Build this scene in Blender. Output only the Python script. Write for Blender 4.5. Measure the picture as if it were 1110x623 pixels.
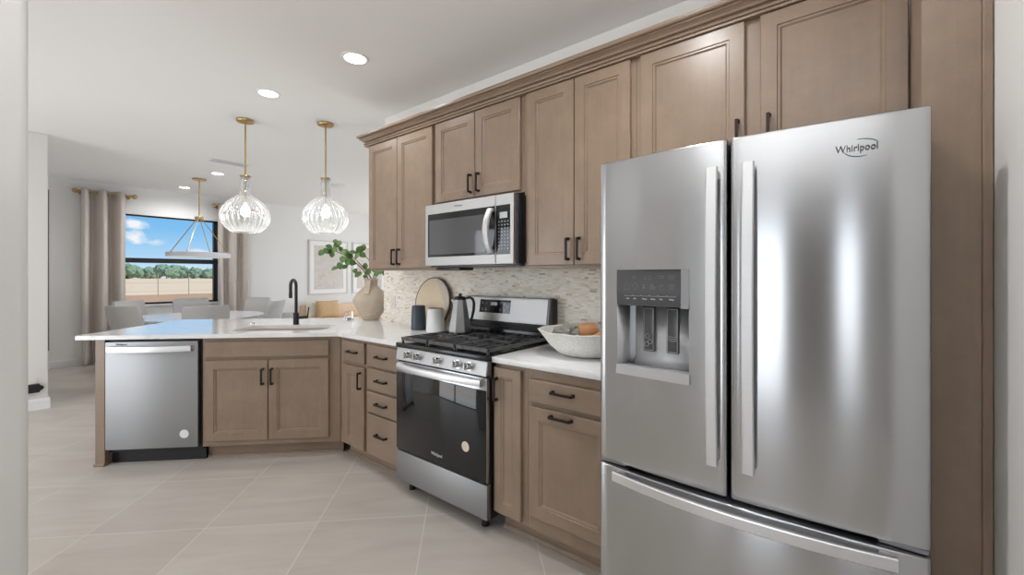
import bpy, bmesh, math, random
from mathutils import Matrix, Vector, noise as mnoise
random.seed(7)
PI = math.pi
S = math.sqrt(.5)
SC = bpy.context.scene
C = SC.collection
for o in list(bpy.data.objects):
    bpy.data.objects.remove(o)

# ------------------------------------------------------------------ camera
cam_d = bpy.data.cameras.new('camera')
cam = bpy.data.objects.new('camera', cam_d)
C.objects.link(cam)
cam.location = (0, -2.2832, 1.3271)
cam.rotation_euler = (PI / 2, 0, math.radians(38.793))
cam_d.sensor_width = 36
cam_d.lens = 461.62 / 1110 * 36
cam_d.shift_y = -12.28 / 1110
cam_d.clip_start = .02
cam_d.clip_end = 1000
SC.camera = cam

# ------------------------------------------------------------------ view
SC.view_settings.view_transform = 'Standard'
SC.view_settings.look = 'None'
SC.view_settings.gamma = 1
SC.view_settings.use_curve_mapping = False
SC.view_settings.exposure = 0.0
SC.cycles.diffuse_bounces = 7
SC.cycles.glossy_bounces = 5
SC.cycles.transmission_bounces = 10
SC.cycles.transparent_max_bounces = 10
SC.cycles.max_bounces = 14
SC.cycles.caustics_reflective = False
SC.cycles.caustics_refractive = False
SC.cycles.sample_clamp_indirect = 6

# light levels
SKY_STRENGTH = 1.0
SUN_STRENGTH = 4.5
NEAR_W, KITCHEN_W, HALL_W, DINING_W, BULB_W = 13.5, 5.5, 5.0, 11.0, 1.6   # downlights by area, pendant bulbs
CEILING_FILL_L = 80.0                   # unseen fill lamp, added to brighten the ceiling
REAR_L, LEFT_L, SIDE_L = 2.9, 3.5, 3.1        # radiance of the rear daylight openings and the two added slider fills


def lin(c):
    return tuple(((v / 255) / 12.92 if v / 255 <= .04045 else ((v / 255 + .055) / 1.055) ** 2.4) for v in c) + (1,)


# ------------------------------------------------------------------ world
class NT:
    """small node-graph helper"""
    def __init__(self, tree):
        self.t = tree
        tree.nodes.clear()

    def n(self, kind, ins=None, **kw):
        nd = self.t.nodes.new(kind)
        for k, v in kw.items():
            setattr(nd, k, v)
        for k, v in (ins or {}).items():
            self.set(nd.inputs[k], v)
        return nd

    def set(self, sock, v):
        if isinstance(v, bpy.types.NodeSocket):
            self.t.links.new(v, sock)
        elif isinstance(v, bpy.types.Node):
            self.t.links.new(v.outputs[0], sock)
        else:
            sock.default_value = v

    def m(self, op, a, b=0., c=0., clamp=False):
        nd = self.n('ShaderNodeMath', {0: a, 1: b, 2: c}, operation=op, use_clamp=clamp)
        return nd.outputs[0]

    def mix(self, f, a, b):
        nd = self.n('ShaderNodeMix', data_type='RGBA')
        self.set(nd.inputs[0], f); self.set(nd.inputs[6], a); self.set(nd.inputs[7], b)
        return nd.outputs[2]

    def ramp(self, f, stops, interp='LINEAR'):
        nd = self.n('ShaderNodeValToRGB', {0: f})
        cr = nd.color_ramp
        cr.interpolation = interp
        while len(cr.elements) < len(stops):
            cr.elements.new(.5)
        for e, (p, c) in zip(cr.elements, stops):
            e.position = p; e.color = c if len(c) == 4 else tuple(c) + (1,)
        return nd.outputs[0]


w = bpy.data.worlds.new('world')
SC.world = w
w.use_nodes = True
g = NT(w.node_tree)
tc = g.n('ShaderNodeTexCoord')
sep = g.n('ShaderNodeSeparateXYZ', {0: tc.outputs['Generated']})
rad = g.m('MAXIMUM', g.m('SQRT', g.m('ADD', g.m('MULTIPLY', sep.outputs[0], sep.outputs[0]), g.m('MULTIPLY', sep.outputs[1], sep.outputs[1]))), .05)
el = g.m('DIVIDE', sep.outputs[2], rad)                    # tangent of elevation
az = g.m('DIVIDE', sep.outputs[1], g.m('MAXIMUM', g.m('ABSOLUTE', sep.outputs[0]), .05))
sky = g.ramp(el, [(0, lin((214, 232, 246))), (.035, lin((176, 216, 246))), (.09, lin((126, 194, 244))), (.22, lin((92, 170, 236))), (.7, lin((70, 140, 220)))])
nz = g.n('ShaderNodeTexNoise', {'Vector': g.n('ShaderNodeCombineXYZ', {0: az, 1: g.m('MULTIPLY', el, 1.6), 2: 0.}), 'Scale': 34., 'Detail': 6., 'Roughness': .55})
nb = g.m('MULTIPLY', g.m('SUBTRACT', nz.outputs[0], .5), 2.3)
mask = None
# clouds: (azimuth tan, elevation tan, half width, half height, weight)
for a0, e0, wa, we, k in ((.169, .068, .022, .013, 1.), (.173, .091, .018, .0095, .9), (.2016, .0615, .018, .0065, .55), (.27, .047, .03, .006, .6), (.24, .018, .03, .004, .35), (-.2, .1, .06, .02, .8), (.5, .12, .09, .03, .8)):
    dx = g.m('DIVIDE', g.m('SUBTRACT', az, a0), wa)
    dz = g.m('DIVIDE', g.m('SUBTRACT', el, e0), we)
    d = g.m('SQRT', g.m('ADD', g.m('MULTIPLY', dx, dx), g.m('MULTIPLY', dz, dz)))
    v = g.m('MULTIPLY', g.m('ADD', g.m('SUBTRACT', 1.05, d), nb), k)
    v = g.m('MULTIPLY', v, 1.5, clamp=True)
    mask = v if mask is None else g.m('MAXIMUM', mask, v)
col = g.mix(mask, sky, lin((246, 248, 250)))
bg = g.n('ShaderNodeBackground', {'Color': col, 'Strength': SKY_STRENGTH})
g.n('ShaderNodeOutputWorld', {0: bg})

sun_d = bpy.data.lights.new('sun', 'SUN')
sun = bpy.data.objects.new('sun', sun_d)
C.objects.link(sun)
sun_d.energy = SUN_STRENGTH
sun_d.angle = .01
sun_d.color = (1, .95, .87)
sun.rotation_euler = Vector((-.75, -.45, -.75)).to_track_quat('-Z', 'Y').to_euler()


def area(name, loc, aim, sx, sy, radiance, color=(1, 1, 1)):
    d = bpy.data.lights.new(name, 'AREA')
    d.shape = 'RECTANGLE'; d.size = sx; d.size_y = sy
    d.energy = radiance * PI * sx * sy
    d.color = color
    o = bpy.data.objects.new(name, d)
    C.objects.link(o)
    o.location = loc
    o.rotation_euler = Vector(aim).to_track_quat('-Z', 'Z').to_euler()
    return o


# daylight in the rear openings; left and dining sliders are added fill
area('daylight_patio_door', (-.64, -6.26, 1.13), (0, 1, 0), .82, 2.2, REAR_L, (1, 1, 1))
area('daylight_side_window', (.93, -6.26, 1.3), (0, 1, 0), .42, 1.9, REAR_L, (1, 1, 1))
area('daylight_far_window', (-1.78, -6.26, 1.3), (0, 1, 0), .34, 1.9, REAR_L, (1, 1, 1))
area('added_fill_left', (-4.6, -4.66, 1.15), (0, 1, 0), 2.6, 2.25, LEFT_L, (1, 1, 1))  # unseen opening, added to brighten the floor at left
area('added_fill_dining', (-6.1, 4.66, 1.15), (0, -1, 0), 3.4, 2.25, SIDE_L, (1, 1, 1))  # hidden opening, added to brighten the dining area

area('added_ceiling_fill', (-.1, -2.6, 1.98), (-.25, .12, 1), .35, .35, CEILING_FILL_L, (.97, .985, 1))  # added lamp without a body, lifts the ceiling near the upper cabinets

# ------------------------------------------------------------------ materials
def principled(name, color, rough=.5, metal=0., vary=.04, scale=8., bump=0., bscale=60., stretch=(1, 1, 1), **kw):
    m = bpy.data.materials.new(name)
    m.use_nodes = True
    g = NT(m.node_tree)
    tc = g.n('ShaderNodeTexCoord')
    mp = g.n('ShaderNodeMapping', {0: tc.outputs['Object'], 'Scale': stretch})
    nz = g.n('ShaderNodeTexNoise', {'Vector': mp, 'Scale': scale, 'Detail': 4.})
    c0 = tuple(max(0, v * (1 - vary)) for v in color[:3]) + (1,)
    c1 = tuple(min(1, v * (1 + vary)) for v in color[:3]) + (1,)
    b = g.n('ShaderNodeBsdfPrincipled', {'Base Color': g.mix(nz.outputs[0], c0, c1), 'Roughness': rough, 'Metallic': metal})
    for k, v in kw.items():
        b.inputs[k.replace('_', ' ')].default_value = v
    if bump:
        bz = g.n('ShaderNodeTexNoise', {'Vector': mp, 'Scale': bscale, 'Detail': 3.})
        bn = g.n('ShaderNodeBump', {'Height': bz.outputs[0], 'Strength': bump, 'Distance': .01})
        g.set(b.inputs['Normal'], bn.outputs[0])
    g.n('ShaderNodeOutputMaterial', {0: b})
    m['g'] = 0
    return m


def steel(name, color, rough, aniso=.75, vary=.05):
    m = bpy.data.materials.new(name)
    m.use_nodes = True
    g = NT(m.node_tree)
    tc = g.n('ShaderNodeTexCoord')
    mp = g.n('ShaderNodeMapping', {0: tc.outputs['Object'], 'Scale': (3, 3, 500)})
    nz = g.n('ShaderNodeTexNoise', {'Vector': mp, 'Scale': 1.2, 'Detail': 3.})
    c0 = tuple(v * (1 - vary) for v in color) + (1,)
    c1 = tuple(v * (1 + vary) for v in color) + (1,)
    tg = g.n('ShaderNodeTangent', direction_type='RADIAL', axis='Z')
    b = g.n('ShaderNodeBsdfPrincipled', {'Base Color': g.mix(nz.outputs[0], c0, c1), 'Roughness': rough, 'Metallic': 1., 'Anisotropic': aniso, 'Anisotropic Rotation': .25, 'Tangent': tg.outputs[0]})
    g.n('ShaderNodeOutputMaterial', {0: b})
    return m


def wood(name, base, rough=.3, axis='z', grain=.16):
    m = bpy.data.materials.new(name)
    m.use_nodes = True
    g = NT(m.node_tree)
    tc = g.n('ShaderNodeTexCoord')
    sc = {'z': (20, 20, 1.6), 'x': (1.6, 20, 20)}[axis]
    n1 = g.n('ShaderNodeTexNoise', {'Vector': g.n('ShaderNodeMapping', {0: tc.outputs['Object'], 'Scale': sc}), 'Scale': 2.2, 'Detail': 6., 'Roughness': .6, 'Distortion': .4})
    n2 = g.n('ShaderNodeTexNoise', {'Vector': tc.outputs['Object'], 'Scale': 5.5, 'Detail': 7., 'Roughness': .68})
    f = g.m('ADD', g.m('MULTIPLY', n1.outputs[0], .28), g.m('MULTIPLY', n2.outputs[0], .72))
    b3 = base[:3]
    lo = tuple(v * (1 - grain) for v in b3) + (1,)
    hi = (min(1, b3[0] * (1 + grain)), min(1, b3[1] * (1 + grain)), min(1, b3[2] * (1 + grain)), 1)
    colr = g.ramp(f, [(.32, lo), (.68, hi)])
    bp = g.n('ShaderNodeBump', {'Height': n1.outputs[0], 'Strength': .04, 'Distance': .002})
    b = g.n('ShaderNodeBsdfPrincipled', {'Base Color': colr, 'Roughness': rough, 'Normal': bp.outputs[0]})
    g.n('ShaderNodeOutputMaterial', {0: b})
    return m


def emitter(name, color, strength):
    m = bpy.data.materials.new(name)
    m.use_nodes = True
    g = NT(m.node_tree)
    e = g.n('ShaderNodeEmission', {'Color': color, 'Strength': strength})
    g.n('ShaderNodeOutputMaterial', {0: e})
    return m


def mat_mosaic():
    m = bpy.data.materials.new('stone_mosaic')
    m.use_nodes = True
    g = NT(m.node_tree)
    geo = g.n('ShaderNodeNewGeometry')
    sp = g.n('ShaderNodeSeparateXYZ', {0: geo.outputs['Position']})
    H, L = .0115, .036
    zz = g.m('DIVIDE', sp.outputs[2], H)
    row = g.m('FLOOR', zz)
    off = g.n('ShaderNodeTexWhiteNoise', {'W': row}, noise_dimensions='1D').outputs[0]
    xx = g.m('ADD', g.m('DIVIDE', g.m('ADD', sp.outputs[0], sp.outputs[1]), g.m('MULTIPLY_ADD', off, .03, L - .012)), g.m('MULTIPLY', off, 17.3))
    colm = g.m('FLOOR', xx)
    wn = g.n('ShaderNodeTexWhiteNoise', {'Vector': g.n('ShaderNodeCombineXYZ', {0: colm, 1: row, 2: 0.})}, noise_dimensions='2D')
    tint = g.ramp(wn.outputs[0], [(0, lin((246, 241, 230))), (.2, lin((238, 230, 214))), (.36, lin((250, 248, 243))), (.60, lin((228, 217, 198))), (.70, lin((243, 238, 228))), (.86, lin((222, 211, 194))), (.925, lin((204, 185, 160))), (.965, lin((236, 226, 206))), (.988, lin((166, 154, 138)))], 'CONSTANT')
    nz = g.n('ShaderNodeTexNoise', {'Vector': geo.outputs['Position'], 'Scale': 60., 'Detail': 4.})
    tint = g.mix(g.m('MULTIPLY', nz.outputs[0], .35), tint, lin((230, 220, 203)))
    fx, fz = g.m('FRACT', xx), g.m('FRACT', zz)
    ez = g.m('MINIMUM', fz, g.m('SUBTRACT', 1., fz))
    ex = g.m('MULTIPLY', g.m('MINIMUM', fx, g.m('SUBTRACT', 1., fx)), L / H)
    edge = g.m('MINIMUM', ex, ez)
    mort = g.m('LESS_THAN', edge, .07)
    colr = g.mix(mort, tint, lin((236, 230, 218)))
    bp = g.n('ShaderNodeBump', {'Height': g.m('MULTIPLY', g.m('MINIMUM', edge, .14), 7.), 'Strength': .35, 'Distance': .002})
    b = g.n('ShaderNodeBsdfPrincipled', {'Base Color': colr, 'Roughness': .42, 'Normal': bp.outputs[0]})
    g.n('ShaderNodeOutputMaterial', {0: b})
    return m


def mat_floor():
    m = bpy.data.materials.new('floor_tile')
    m.use_nodes = True
    g = NT(m.node_tree)
    geo = g.n('ShaderNodeNewGeometry')
    sp = g.n('ShaderNodeSeparateXYZ', {0: geo.outputs['Position']})
    s = g.m('MULTIPLY', g.m('ADD', sp.outputs[0], sp.outputs[1]), S)
    n = g.m('MULTIPLY', g.m('SUBTRACT', sp.outputs[0], sp.outputs[1]), S)
    T = .572
    u = g.m('DIVIDE', g.m('ADD', s, 1.835 + 20 * T), T)
    v = g.m('DIVIDE', g.m('ADD', n, .79 + 20 * T), T)
    fu, fv = g.m('FRACT', u), g.m('FRACT', v)
    e = g.m('MINIMUM', g.m('MINIMUM', fu, g.m('SUBTRACT', 1., fu)), g.m('MINIMUM', fv, g.m('SUBTRACT', 1., fv)))
    grout = g.m('LESS_THAN', e, .0042)
    wn = g.n('ShaderNodeTexWhiteNoise', {'Vector': g.n('ShaderNodeCombineXYZ', {0: g.m('FLOOR', u), 1: g.m('FLOOR', v), 2: 0.})}, noise_dimensions='2D')
    vv = g.n('ShaderNodeCombineXYZ', {0: g.m('ADD', g.m('MULTIPLY', s, 1.1), g.m('MULTIPLY', wn.outputs[0], 7.)), 1: g.m('MULTIPLY', n, 5.5), 2: wn.outputs[0]})
    n1 = g.n('ShaderNodeTexNoise', {'Vector': vv, 'Scale': 1.6, 'Detail': 5., 'Roughness': .55, 'Distortion': .5})
    n2 = g.n('ShaderNodeTexNoise', {'Vector': geo.outputs['Position'], 'Scale': 2.2, 'Detail': 3.})
    f = g.m('ADD', g.m('MULTIPLY', n1.outputs[0], .65), g.m('ADD', g.m('MULTIPLY', n2.outputs[0], .25), g.m('MULTIPLY', wn.outputs[0], .1)))
    colr = g.ramp(f, [(.3, lin((180, 172, 163))), (.7, lin((199, 193, 184)))])
    colr = g.mix(grout, colr, lin((210, 205, 197)))
    b = g.n('ShaderNodeBsdfPrincipled', {'Base Color': colr, 'Roughness': .38, 'Specular IOR Level': .35})
    g.n('ShaderNodeOutputMaterial', {0: b})
    return m


def mat_quartz():
    m = bpy.data.materials.new('white_quartz')
    m.use_nodes = True
    g = NT(m.node_tree)
    geo = g.n('ShaderNodeNewGeometry')
    n1 = g.n('ShaderNodeTexNoise', {'Vector': geo.outputs['Position'], 'Scale': 3.2, 'Detail': 6., 'Distortion': 1.2})
    v = g.m('ABSOLUTE', g.m('SUBTRACT', n1.outputs[0], .5))
    colr = g.ramp(v, [(0, lin((232, 232, 231))), (.04, lin((238, 238, 238))), (.3, lin((240, 240, 240)))])
    b = g.n('ShaderNodeBsdfPrincipled', {'Base Color': colr, 'Roughness': .09})
    g.n('ShaderNodeOutputMaterial', {0: b})
    return m


def mat_glass(name, color=(1, 1, 1, 1), rough=0., ior=1.45):
    m = bpy.data.materials.new(name)
    m.use_nodes = True
    g = NT(m.node_tree)
    tc = g.n('ShaderNodeTexCoord')
    nz = g.n('ShaderNodeTexNoise', {'Vector': tc.outputs['Object'], 'Scale': 3.})
    c = g.mix(nz.outputs[0], color, tuple(v * .985 for v in color[:3]) + (1,))
    b = g.n('ShaderNodeBsdfPrincipled', {'Base Color': c, 'Roughness': rough, 'Transmission Weight': 1., 'IOR': ior})
    g.n('ShaderNodeOutputMaterial', {0: b})
    return m


def mat_pane(name):
    m = bpy.data.materials.new(name)
    m.use_nodes = True
    g = NT(m.node_tree)
    fr = g.n('ShaderNodeFresnel', {'IOR': 1.35})
    mx = g.n('ShaderNodeMixShader', {0: fr.outputs[0], 1: g.n('ShaderNodeBsdfTransparent').outputs[0], 2: g.n('ShaderNodeBsdfGlossy', {'Roughness': .01}).outputs[0]})
    g.n('ShaderNodeOutputMaterial', {0: mx})
    return m


def mat_ribbed_glass():
    m = bpy.data.materials.new('ribbed_glass')
    m.use_nodes = True
    g = NT(m.node_tree)
    lw = g.n('ShaderNodeLayerWeight', {'Blend': .35})
    f = g.m('MULTIPLY_ADD', lw.outputs['Facing'], .9, .10, clamp=True)
    tr = g.n('ShaderNodeBsdfTransparent', {0: (.97, .98, .98, 1)})
    gl = g.n('ShaderNodeBsdfGlossy', {'Color': (1, 1, 1, 1), 'Roughness': .05})
    tl = g.n('ShaderNodeBsdfTranslucent', {'Color': (1, 1, 1, 1)})
    m1 = g.n('ShaderNodeMixShader', {0: .45, 1: gl.outputs[0], 2: tl.outputs[0]})
    mx = g.n('ShaderNodeMixShader', {0: f, 1: tr.outputs[0], 2: m1.outputs[0]})
    g.n('ShaderNodeOutputMaterial', {0: mx})
    return m


def mat_leaf():
    m = bpy.data.materials.new('leaf_green')
    m.use_nodes = True
    g = NT(m.node_tree)
    oi = g.n('ShaderNodeTexCoord')
    nz = g.n('ShaderNodeTexNoise', {'Vector': oi.outputs['Object'], 'Scale': 9.})
    c = g.ramp(nz.outputs[0], [(.3, lin((58, 92, 44))), (.7, lin((112, 148, 78)))])
    b = g.n('ShaderNodeBsdfPrincipled', {'Base Color': c, 'Roughness': .45})
    g.n('ShaderNodeOutputMaterial', {0: b})
    return m


def mat_artwork(seed):
    m = bpy.data.materials.new('abstract_print')
    m.use_nodes = True
    g = NT(m.node_tree)
    tc = g.n('ShaderNodeTexCoord')
    mp = g.n('ShaderNodeMapping', {0: tc.outputs['Object'], 'Location': (seed, seed, 0)})
    n1 = g.n('ShaderNodeTexNoise', {'Vector': mp, 'Scale': 3.5, 'Detail': 3., 'Distortion': 1.5})
    n2 = g.n('ShaderNodeTexNoise', {'Vector': mp, 'Scale': 9., 'Detail': 2.})
    c = g.ramp(n1.outputs[0], [(.35, lin((206, 200, 193))), (.55, lin((216, 210, 203))), (.64, lin((205, 194, 181))), (.72, lin((213, 206, 198)))])
    c = g.mix(g.m('GREATER_THAN', n2.outputs[0], .74), c, lin((168, 152, 138)))
    b = g.n('ShaderNodeBsdfPrincipled', {'Base Color': c, 'Roughness': .5})
    g.n('ShaderNodeOutputMaterial', {0: b})
    return m


M = {}
M['wall'] = principled('wall_paint', lin((237, 236, 234)), .75, vary=.008, scale=3, bump=.015, bscale=240)
M['ceiling'] = principled('ceiling_paint', lin((244, 243, 242)), .85, vary=.006, scale=2, bump=.02, bscale=160)
M['trim'] = principled('trim_paint', lin((238, 238, 238)), .4, vary=.006)
M['floor'] = mat_floor()
M['mosaic'] = mat_mosaic()
M['quartz'] = mat_quartz()
M['wood'] = wood('stained_maple', lin((141, 121, 103)))
M['wood_h'] = wood('stained_maple_across', lin((141, 121, 103)), axis='x')
M['bronze'] = principled('oil_rubbed_bronze', lin((44, 34, 30)), .4, .6, vary=.15, scale=40)
M['steel'] = steel('brushed_steel', lin((192, 193, 195))[:3], .2, .94)
M['steel_bar'] = steel('satin_steel_bar', lin((228, 228, 229))[:3], .45, .4)
M['steel_dull'] = steel('satin_steel', lin((157, 157, 157))[:3], .5, .5)
M['steel_mid'] = steel('satin_steel_bright', lin((184, 184, 184))[:3], .48, .5)
M['chrome'] = principled('polished_steel', lin((215, 215, 215)), .18, 1., vary=.03)
M['black'] = principled('black_plastic', lin((26, 26, 28)), .35, vary=.1)
M['black_matte'] = principled('black_matte', lin((24, 24, 26)), .55, vary=.12)
M['iron'] = principled('cast_iron', lin((80, 80, 81)), .36, vary=.15, scale=50, bump=.1, bscale=300)
M['enamel'] = principled('black_enamel', lin((24, 24, 25)), .16, vary=.1)
M['blackglass'] = principled('black_glass', lin((26, 27, 29)), .05, vary=.05, IOR=1.5)
M['smoked'] = principled('smoked_glass', lin((84, 84, 86)), .06, vary=.04, IOR=1.55)
M['dark_grey'] = principled('dark_grey_panel', lin((84, 84, 86)), .25, vary=.05)
M['mid_grey'] = principled('grey_plastic', lin((150, 150, 152)), .3, .4, vary=.05)
M['silver_plastic'] = principled('silver_plastic', lin((196, 196, 198)), .35, .5, vary=.03)
M['light_print'] = principled('light_print', lin((205, 205, 207)), .5, vary=.02)
M['lcd'] = principled('lcd_grey', lin((190, 194, 196)), .3, vary=.02)
M['gold'] = principled('brushed_brass', lin((190, 162, 112)), .3, 1., vary=.06, scale=30)
M['ribglass'] = mat_ribbed_glass()
M['glass'] = mat_glass('clear_glass')
M['pane'] = mat_pane('window_pane')
M['bulb'] = emitter('lamp_bulb', (1, .98, .95, 1), 2.5)
M['lens'] = emitter('downlight_lens', (1, .985, .96, 1), 9.)
M['ring'] = emitter('lit_acrylic', (1, .98, .95, 1), .55)
M['acrylic'] = principled('frosted_acrylic', lin((216, 217, 222)), .4, vary=.01)
M['curtain'] = principled('linen_curtain', lin((202, 193, 185)), .85, vary=.06, scale=60, bump=.1, bscale=700)
M['frame_black'] = principled('black_window_frame', lin((30, 31, 33)), .45, vary=.05)
M['chair'] = principled('grey_upholstery', lin((188, 186, 183)), .9, vary=.05, scale=40, bump=.12, bscale=500)
M['chair_leg'] = principled('dark_wood_leg', lin((92, 74, 60)), .5, vary=.1)
M['table'] = principled('white_lacquer', lin((236, 236, 238)), .15, vary=.005)
M['cream'] = principled('cream_boucle', lin((226, 219, 205)), .9, vary=.04, scale=60, bump=.2, bscale=260)
M['mustard'] = principled('ochre_linen', lin((204, 172, 130)), .85, vary=.12, scale=20, bump=.15, bscale=300)
M['oak'] = wood('pale_oak', lin((226, 198, 168)), .5, 'x', .08)
M['frame_white'] = principled('white_picture_frame', lin((214, 212, 208)), .35, vary=.01)
M['mat_board'] = principled('white_mat_board', lin((244, 244, 243)), .7, vary=.005)
M['vase'] = principled('beige_stoneware', lin((196, 181, 162)), .75, vary=.1, scale=12, bump=.25, bscale=90)
M['vase_crack'] = principled('pale_seam', lin((214, 204, 186)), .7, vary=.03)
M['branch'] = principled('brown_twig', lin((106, 84, 62)), .8, vary=.15)
M['leaf'] = mat_leaf()
M['navy'] = principled('slate_blue_glaze', lin((58, 66, 78)), .32, vary=.06)
M['white_glaze'] = principled('white_glaze', lin((232, 233, 233)), .3, vary=.01)
M['board'] = wood('cutting_board_beech', lin((230, 212, 184)), .5, 'x', .07)
M['board_pale'] = principled('pale_stone_inlay', lin((214, 204, 190)), .4, vary=.05, scale=10)
M['board_rim'] = principled('dark_board_rim', lin((72, 70, 66)), .5, vary=.08)
M['lid_wood'] = wood('lid_wood', lin((150, 122, 92)), .5, 'x')
M['bowl'] = principled('pale_papier_mache', lin((234, 231, 224)), .85, vary=.28, scale=85, bump=.5, bscale=70)
M['wood_orange'] = wood('warm_wood', lin((190, 136, 92)), .5, 'x', .12)
M['moss'] = principled('grey_green_cloth', lin((150, 150, 142)), .95, vary=.25, scale=40, bump=.6, bscale=80)
M['sticker_white'] = principled('white_sticker', lin((226, 228, 230)), .5, vary=.01)
M['sticker_beige'] = principled('beige_sticker', lin((226, 208, 190)), .5, vary=.02)
M['outlet'] = principled('ivory_outlet', lin((232, 224, 218)), .4, vary=.01)
M['sink'] = steel('sink_steel', lin((190, 191, 193))[:3], .35, .3)
M['field'] = principled('dry_field', lin((230, 200, 156)), .95, vary=.12, scale=.25, stretch=(1, .25, 1))
M['dirt'] = principled('bare_dirt', lin((192, 148, 104)), .95, vary=.25, scale=.5, stretch=(1, .4, 1))
M['tree'] = principled('hazy_foliage', lin((112, 138, 112)), .9, vary=.3, scale=1.1)
M['post'] = principled('grey_fence_post', lin((150, 140, 128)), .7, vary=.1)
M['added_door'] = wood('added_door_dark_wood', lin((138, 128, 119)), .4)  # for the added rear door that darkens the refrigerator's reflection
M['kettle'] = steel('kettle_steel', lin((158, 159, 160))[:3], .3, .2)
M['vent_grey'] = principled('vent_paint', lin((212, 212, 212)), .5, vary=.01)
M['ext'] = principled('exterior_render', lin((200, 196, 190)), .9, vary=.02)

# ------------------------------------------------------------------ geometry helpers
BASE = {}


def new():
    return bmesh.new()


def box(bm, x0, x1, y0, y1, z0, z1, bev=0., seg=2):
    x0, x1 = min(x0, x1), max(x0, x1); y0, y1 = min(y0, y1), max(y0, y1); z0, z1 = min(z0, z1), max(z0, z1)
    v = [bm.verts.new((x, y, z)) for x in (x0, x1) for y in (y0, y1) for z in (z0, z1)]
    fs = [bm.faces.new([v[i] for i in q]) for q in ((0, 1, 3, 2), (4, 6, 7, 5), (0, 4, 5, 1), (2, 3, 7, 6), (0, 2, 6, 4), (1, 5, 7, 3))]
    if bev:
        es = list({e for f in fs for e in f.edges})
        bmesh.ops.bevel(bm, geom=es, offset=bev, segments=seg, profile=.5, affect='EDGES')
    return v


def tube(bm, pts, r, n=12, caps=True, flat=None):
    """sweep a circle (or flat=(a,b) ellipse) along points"""
    pts = [Vector(p) for p in pts]
    rs = r if isinstance(r, (list, tuple)) else [r] * len(pts)
    rings = []
    up = None
    for i, p in enumerate(pts):
        d = (pts[min(i + 1, len(pts) - 1)] - pts[max(i - 1, 0)]).normalized()
        if up is None:
            up = Vector((0, 0, 1)) if abs(d.z) < .9 else Vector((0, 1, 0))
        a = d.cross(up).normalized()
        b = a.cross(d).normalized()
        up = b
        ring = []
        for k in range(n):
            t = 2 * PI * k / n
            ring.append(bm.verts.new(p + a * math.cos(t) * rs[i] + b * math.sin(t) * rs[i]))
        rings.append(ring)
    for A, B in zip(rings, rings[1:]):
        for k in range(n):
            bm.faces.new((A[k], A[(k + 1) % n], B[(k + 1) % n], B[k]))
    if caps:
        bm.faces.new(rings[0][::-1]); bm.faces.new(rings[-1])


def lathe(bm, prof, n=40, c=(0, 0, 0), rib=0., ribs=0, cap0=False, cap1=False, closed=False):
    rings = []
    for i, (r, z) in enumerate(prof):
        rr = []
        for k in range(n):
            t = 2 * PI * k / n
            q = r * (1 + (rib * (math.cos(t * ribs)) if ribs else 0))
            rr.append(bm.verts.new((c[0] + q * math.cos(t), c[1] + q * math.sin(t), c[2] + z)))
        rings.append(rr)
    pairs = list(zip(rings, rings[1:]))
    if closed:
        pairs.append((rings[-1], rings[0]))
    for A, B in pairs:
        for k in range(n):
            bm.faces.new((A[k], A[(k + 1) % n], B[(k + 1) % n], B[k]))
    if cap0:
        bm.faces.new(rings[0][::-1])
    if cap1:
        bm.faces.new(rings[-1])


def cyl(bm, p0, p1, r0, r1=None, n=24, bev=0.):
    p0, p1 = Vector(p0), Vector(p1)
    r1 = r0 if r1 is None else r1
    d = (p1 - p0)
    if bev:
        u = d.normalized() * bev
        tube(bm, [p0, p0 + u * .0001, p0 + u, p1 - u, p1 - u * .0001, p1], [max(r0 - bev, .0005), r0 - bev, r0, r1, r1 - bev, max(r1 - bev, .0005)], n)
    else:
        tube(bm, [p0, p1], [r0, r1], n)


def prism(bm, poly, d, axis):
    """closed polygon given in the two other axes, extruded between d[0], d[1] along axis"""
    def P(a, b, t):
        return {'x': (t, a, b), 'y': (a, t, b), 'z': (a, b, t)}[axis]
    A = [bm.verts.new(P(a, b, d[0])) for a, b in poly]
    B = [bm.verts.new(P(a, b, d[1])) for a, b in poly]
    bm.faces.new(A); bm.faces.new(B[::-1])
    n = len(poly)
    for i in range(n):
        bm.faces.new((A[i], B[i], B[(i + 1) % n], A[(i + 1) % n]))


def loft(bm, loops, close0=True, close1=True):
    R = [[bm.verts.new(p) for p in L] for L in loops]
    n = len(R[0])
    for A, B in zip(R, R[1:]):
        for k in range(n):
            bm.faces.new((A[k], A[(k + 1) % n], B[(k + 1) % n], B[k]))
    if close0:
        bm.faces.new(R[0][::-1])
    if close1:
        bm.faces.new(R[-1])


def finish(bm, smooth=True, ang=35):
    bmesh.ops.recalc_face_normals(bm, faces=bm.faces[:])
    return bm


def obj(name, bm, mat, parent=None, base=None, rot=0., smooth=True, ang=35, recalc=True):
    """link bm as ONE mesh object. With a parent its coordinates are the run coordinates of the parent's thing."""
    if recalc:
        bmesh.ops.recalc_face_normals(bm, faces=bm.faces[:])
    b = BASE.get(parent.name) if parent is not None else base
    if b is None:
        b = (0, 0, 0)
    bmesh.ops.translate(bm, verts=bm.verts[:], vec=(-b[0], -b[1], -b[2]))
    me = bpy.data.meshes.new(name)
    bm.to_mesh(me)
    bm.free()
    if smooth and len(me.polygons):
        me.shade_smooth()
        me.set_sharp_from_angle(angle=math.radians(ang))
    for m_ in (mat if isinstance(mat, (list, tuple)) else [mat]):
        me.materials.append(M[m_] if isinstance(m_, str) else m_)
    o = bpy.data.objects.new(name, me)
    C.objects.link(o)
    if parent is not None:
        o.parent = parent
        BASE[o.name] = b
    else:
        o.location = Matrix.Rotation(rot, 3, 'Z') @ Vector(b)
        o.rotation_euler = (0, 0, rot)
        BASE[o.name] = b
    return o


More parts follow.
